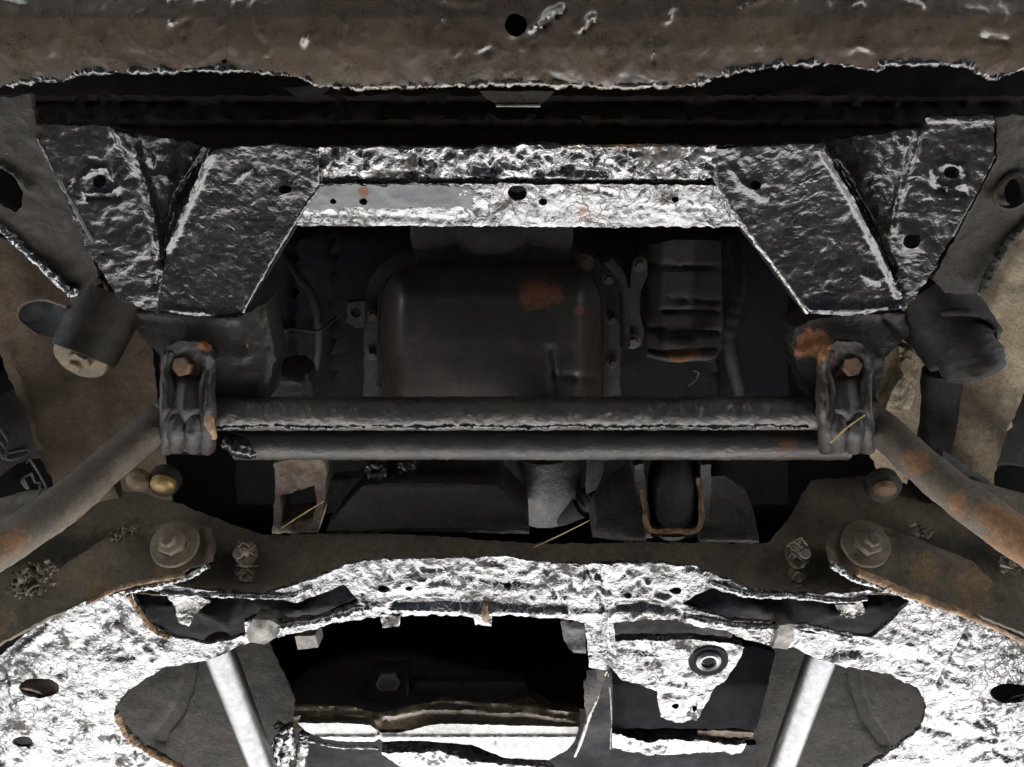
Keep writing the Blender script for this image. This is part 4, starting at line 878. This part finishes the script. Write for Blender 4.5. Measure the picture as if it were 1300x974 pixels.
# ------------------------------------------------------------------ liners behind the rods
def rear_liner(lab, pl, groove, z0):
    t = Thing('splash_liner', lab, 'liner', P(pl[0][0], pl[0][1], .9))
    sheet('liner_skin', pl, z0, 'plastic', t, thick=.004, res=4.5, amp=.0010, nsc=30, strokes=[(groove, 12, -.010), ([(x + 9, y) for x, y in groove], 4, .004)], back=(0, 0, 1))
rear_liner('dark textured liner with a curved strap behind the left steel rod', [(120, 820), (330, 790), (380, 900), (400, 1040), (120, 1040)], [(244, 830), (240, 870), (228, 905), (205, 935)], plane3((150, 830, .96), (330, 830, .97), (230, 1000, .90)))
rear_liner('dark textured liner with a curved strap behind the right steel rod', [(960, 810), (1080, 800), (1220, 830), (1220, 1040), (930, 1040)], [(1084, 845), (1090, 880), (1102, 910), (1122, 940)], plane3((1180, 830, .96), (1000, 830, .97), (1100, 1000, .90)))

# ------------------------------------------------------------------ gearbox oil pan and bracket at the bottom
t = Thing('gearbox_pan', 'gearbox pan at bottom centre, bright alloy below an oily brown band with plug', 'gearbox pan', P(560, 900, .88))
pz = plane3((430, 900, .870), (720, 900, .870), (560, 850, .945))
sheet('upper_wall', [(372, 870), (400, 852), (440, 836), (520, 834), (600, 856), (662, 864), (672, 884), (640, 892), (560, 890), (500, 900), (480, 906), (440, 896), (376, 894)], lambda x, y: pz(x, y) + .004, 'engine', t, thick=.02, res=4, amp=.0012, nsc=24, rag=.8, back=(0, .3, 1), strokes=[([(530, 868), (664, 868)], 6, .006)])
sheet('front_face', [(374, 892), (440, 890), (464, 888), (478, 903), (500, 896), (556, 884), (640, 884), (676, 886), (700, 900), (736, 905), (736, 926), (372, 926)], prof([(880, .902), (900, .884), (912, .876), (926, .867)]), 'alloy_oil', t, thick=.02, res=4, amp=.0012, nsc=24, rag=.8, back=(0, .3, 1),
      strokes=[([(530, 868), (664, 868)], 6, .006), ([(380, 896), (455, 896), (470, 890)], 6, .006), ([(480, 912), (520, 896), (560, 888), (640, 894), (720, 902)], 7, .006), ([(466, 892), (474, 906), (490, 914)], 4, -.004), ([(500, 908), (540, 900), (600, 902), (680, 906), (730, 914)], 4, .005), ([(376, 908), (430, 906), (462, 908)], 4, .004)])
sheet('plug_boss', [(471, 848), (516, 846), (517, 884), (496, 890), (473, 884)], lambda x, y: pz(x, y) - .012, 'engine', t, thick=.03, res=4, amp=.0006, back=(0, .5, 1), rag=.5)
hexhead(at(493, 867, .905), (0, -.62, -.78), .0195, .010, 'bolt_dull', t, name='hexagon_plug', spin=0)
cb = prof([(915, .866), (932, .866), (936, .863), (940, .866), (952, .867), (968, .880)])
sheet('bottom_rim', [(378, 918), (440, 918), (470, 921), (482, 931), (510, 930), (540, 922), (560, 919), (735, 923), (730, 940), (720, 952), (696, 965), (640, 962), (600, 946), (535, 940), (440, 942), (410, 938), (388, 928)], cb, 'alloy', t, thick=.02, res=3, amp=.0005, nsc=30, rag=.5, back=(0, .3, 1),
      strokes=[([(480, 930), (481, 944)], 4, -.005), ([(629, 940), (629, 952)], 3, -.004)])
sheet('lower_ledge', [(484, 955), (520, 956), (560, 955), (600, 966), (690, 974), (720, 1010), (560, 1010), (500, 968)], plane3((490, 955, .875), (700, 975, .875), (560, 1000, .885)), 'sub', t, thick=.03, res=3, amp=.0022, nsc=60, back=(0, 0, 1))
sheet('under_body', [(350, 900), (760, 900), (760, 1040), (350, 1040)], prof([(900, .95), (1040, .96)]), 'dark', t, thick=.01, res=8, amp=.001, back=(0, 0, 1))
tube('flange_bead', [at(x, y, .872) for x, y in ((390, 940), (430, 948), (470, 949), (480, 950))], .0022, 'sub', t, seg=8, n=50, amp=.0012, nsc=120)
# greasy debris left of pan
t = Thing('hose_bundle', 'crumpled greasy hose ends between the left steel rod and the gearbox pan', 'hose', P(375, 940, .88))
for k, (a, b, c) in enumerate((((352, 918), (366, 936), (372, 960)), ((384, 930), (386, 945), (380, 975)), ((360, 940), (362, 958), (366, 985)), ((372, 920), (352, 945), (356, 975)))):
    tube('hose', [at(*a, .885), at(*b, .88), at(*c, .89)], [.005, .007, .006], 'sub', t, seg=12, n=40, amp=.004, nsc=90)

t = Thing('gearbox_bracket', 'glaring white lit bracket plate with a ringed bolt right of the gearbox pan', 'bracket', P(850, 840, .79))
sheet('column', [(742, 786), (768, 787), (780, 790), (783, 846), (770, 850), (748, 847), (746, 815)], flat(.786), 'sub', t, thick=.03, res=3, amp=.0016, nsc=50, back=(0, 0, 1), strokes=[([(768, 790), (772, 846)], 4, -.004)])
sheet('side_stub', [(712, 788), (742, 790), (744, 830), (728, 828), (715, 812)], flat(.80), 'mount', t, thick=.02, res=4, amp=.002, nsc=60, back=(0, 0, 1), strokes=[([(714, 820), (744, 824)], 4, .004), ([(722, 796), (742, 796)], 5, .004)])
sheet('plate', [(781, 814), (830, 812), (870, 812), (920, 815), (945, 822), (936, 842), (921, 864), (905, 874), (893, 900), (885, 914), (860, 916), (838, 910), (834, 878), (808, 868), (790, 864), (778, 848), (776, 828)], flat(.792), 'sub', t, thick=.012, res=3, amp=.0020, nsc=40, back=(0, 0, 1),
      holes=[ell(857, 896, 5, 4, 9), ell(882, 900, 3.5, 4, 8)], strokes=[([(899, 838)], 26, -.004), ([(800, 824), (830, 830)], 5, -.003), ([(820, 840), (836, 844)], 5, -.003), ([(850, 866), (880, 870)], 4, -.003), ([(840, 880), (870, 884)], 4, -.002)])
rg = lathe('ring_bolt', at(899, 838, .792), (0, 0, -1), [(.017, 0), (.017, .004), (.014, .0065), (.0105, .0055), (.010, .001)], 'alloy', t, seg=28)
lathe('hexagon_recess', at(899, 838, .790), (0, 0, -1), [(.0098, .0005), (.0098, .0016), (.004, .0014)], 'dark', (t, rg), seg=4, angle=20)
lathe('groove_ring', at(899, 838, .7935), (0, 0, -1), [(.027, 0), (.027, .003), (.0185, .002)], 'dark', t, seg=28)
sheet('dark_slot', [(770, 786), (800, 786), (850, 782), (890, 790), (930, 804), (925, 818), (779, 818)], prof([(780, .83), (820, .845)]), 'tar_dull', t, thick=.004, res=4, amp=.001, back=(0, 0, 1))
sheet('rear_wall', [(756, 840), (960, 820), (985, 830), (960, 925), (770, 925)], prof([(820, .93), (870, .90), (925, .885)]), 'dark', t, thick=.01, res=6, amp=.001, back=(0, 0, 1))
sheet('lower_ledge', [(776, 930), (800, 936), (822, 942), (850, 938), (900, 942), (930, 946), (948, 944), (940, 956), (900, 955), (850, 958), (820, 958), (778, 950)], plane3((780, 930, .875), (940, 944, .875), (860, 958, .881)), 'sub', t, thick=.02, res=3, amp=.0020, nsc=70, back=(0, 0, 1))
sheet('bottom_shelf', [(756, 945), (960, 945), (960, 1040), (756, 1040)], flat(.90), 'dark', t, thick=.01, res=6, amp=.0014, back=(0, 0, 1))
sheet('rust_strip', [(886, 928), (932, 928), (956, 930), (955, 936), (886, 935)], flat(.884), 'rustplate', t, thick=.004, res=4, amp=.0008, back=(0, 0, 1))
# torn black strap between pan and bracket
t = Thing('torn_strap', 'torn folded black strap hanging between the gearbox pan and the white lit bracket', 'strap', P(750, 900, .83))
sheet('fold', [(744, 852), (770, 848), (776, 852), (778, 880), (776, 960), (770, 974), (735, 974), (738, 930), (748, 890)], scat([(744, 852, .80), (776, 850, .80), (760, 900, .835), (740, 960, .86), (775, 960, .855)]), 'dark', t, thick=.002, res=4, amp=.001, back=(0, 0, 1))
sheet('fold', [(742, 866), (752, 850), (772, 850), (762, 880), (744, 920), (742, 890)], scat([(742, 866, .81), (772, 850, .795), (744, 920, .835)]), 'tar_dull', t, thick=.002, res=3, amp=.0005, back=(0, 0, 1))
tube('torn_edge', [at(771, 852, .793), at(763, 868, .806), at(757, 890, .818), at(749, 908, .832), at(743, 925, .845), at(736, 946, .855), at(730, 960, .862)], [.0012, .0014, .003, .002], 'alloy', t, seg=8, n=60, amp=.0009, nsc=120)
tube('torn_edge', [at(772, 854, .80), at(776, 900, .83), at(775, 950, .853)], .0011, 'nut', t, seg=8, n=60, amp=.0008, nsc=120)
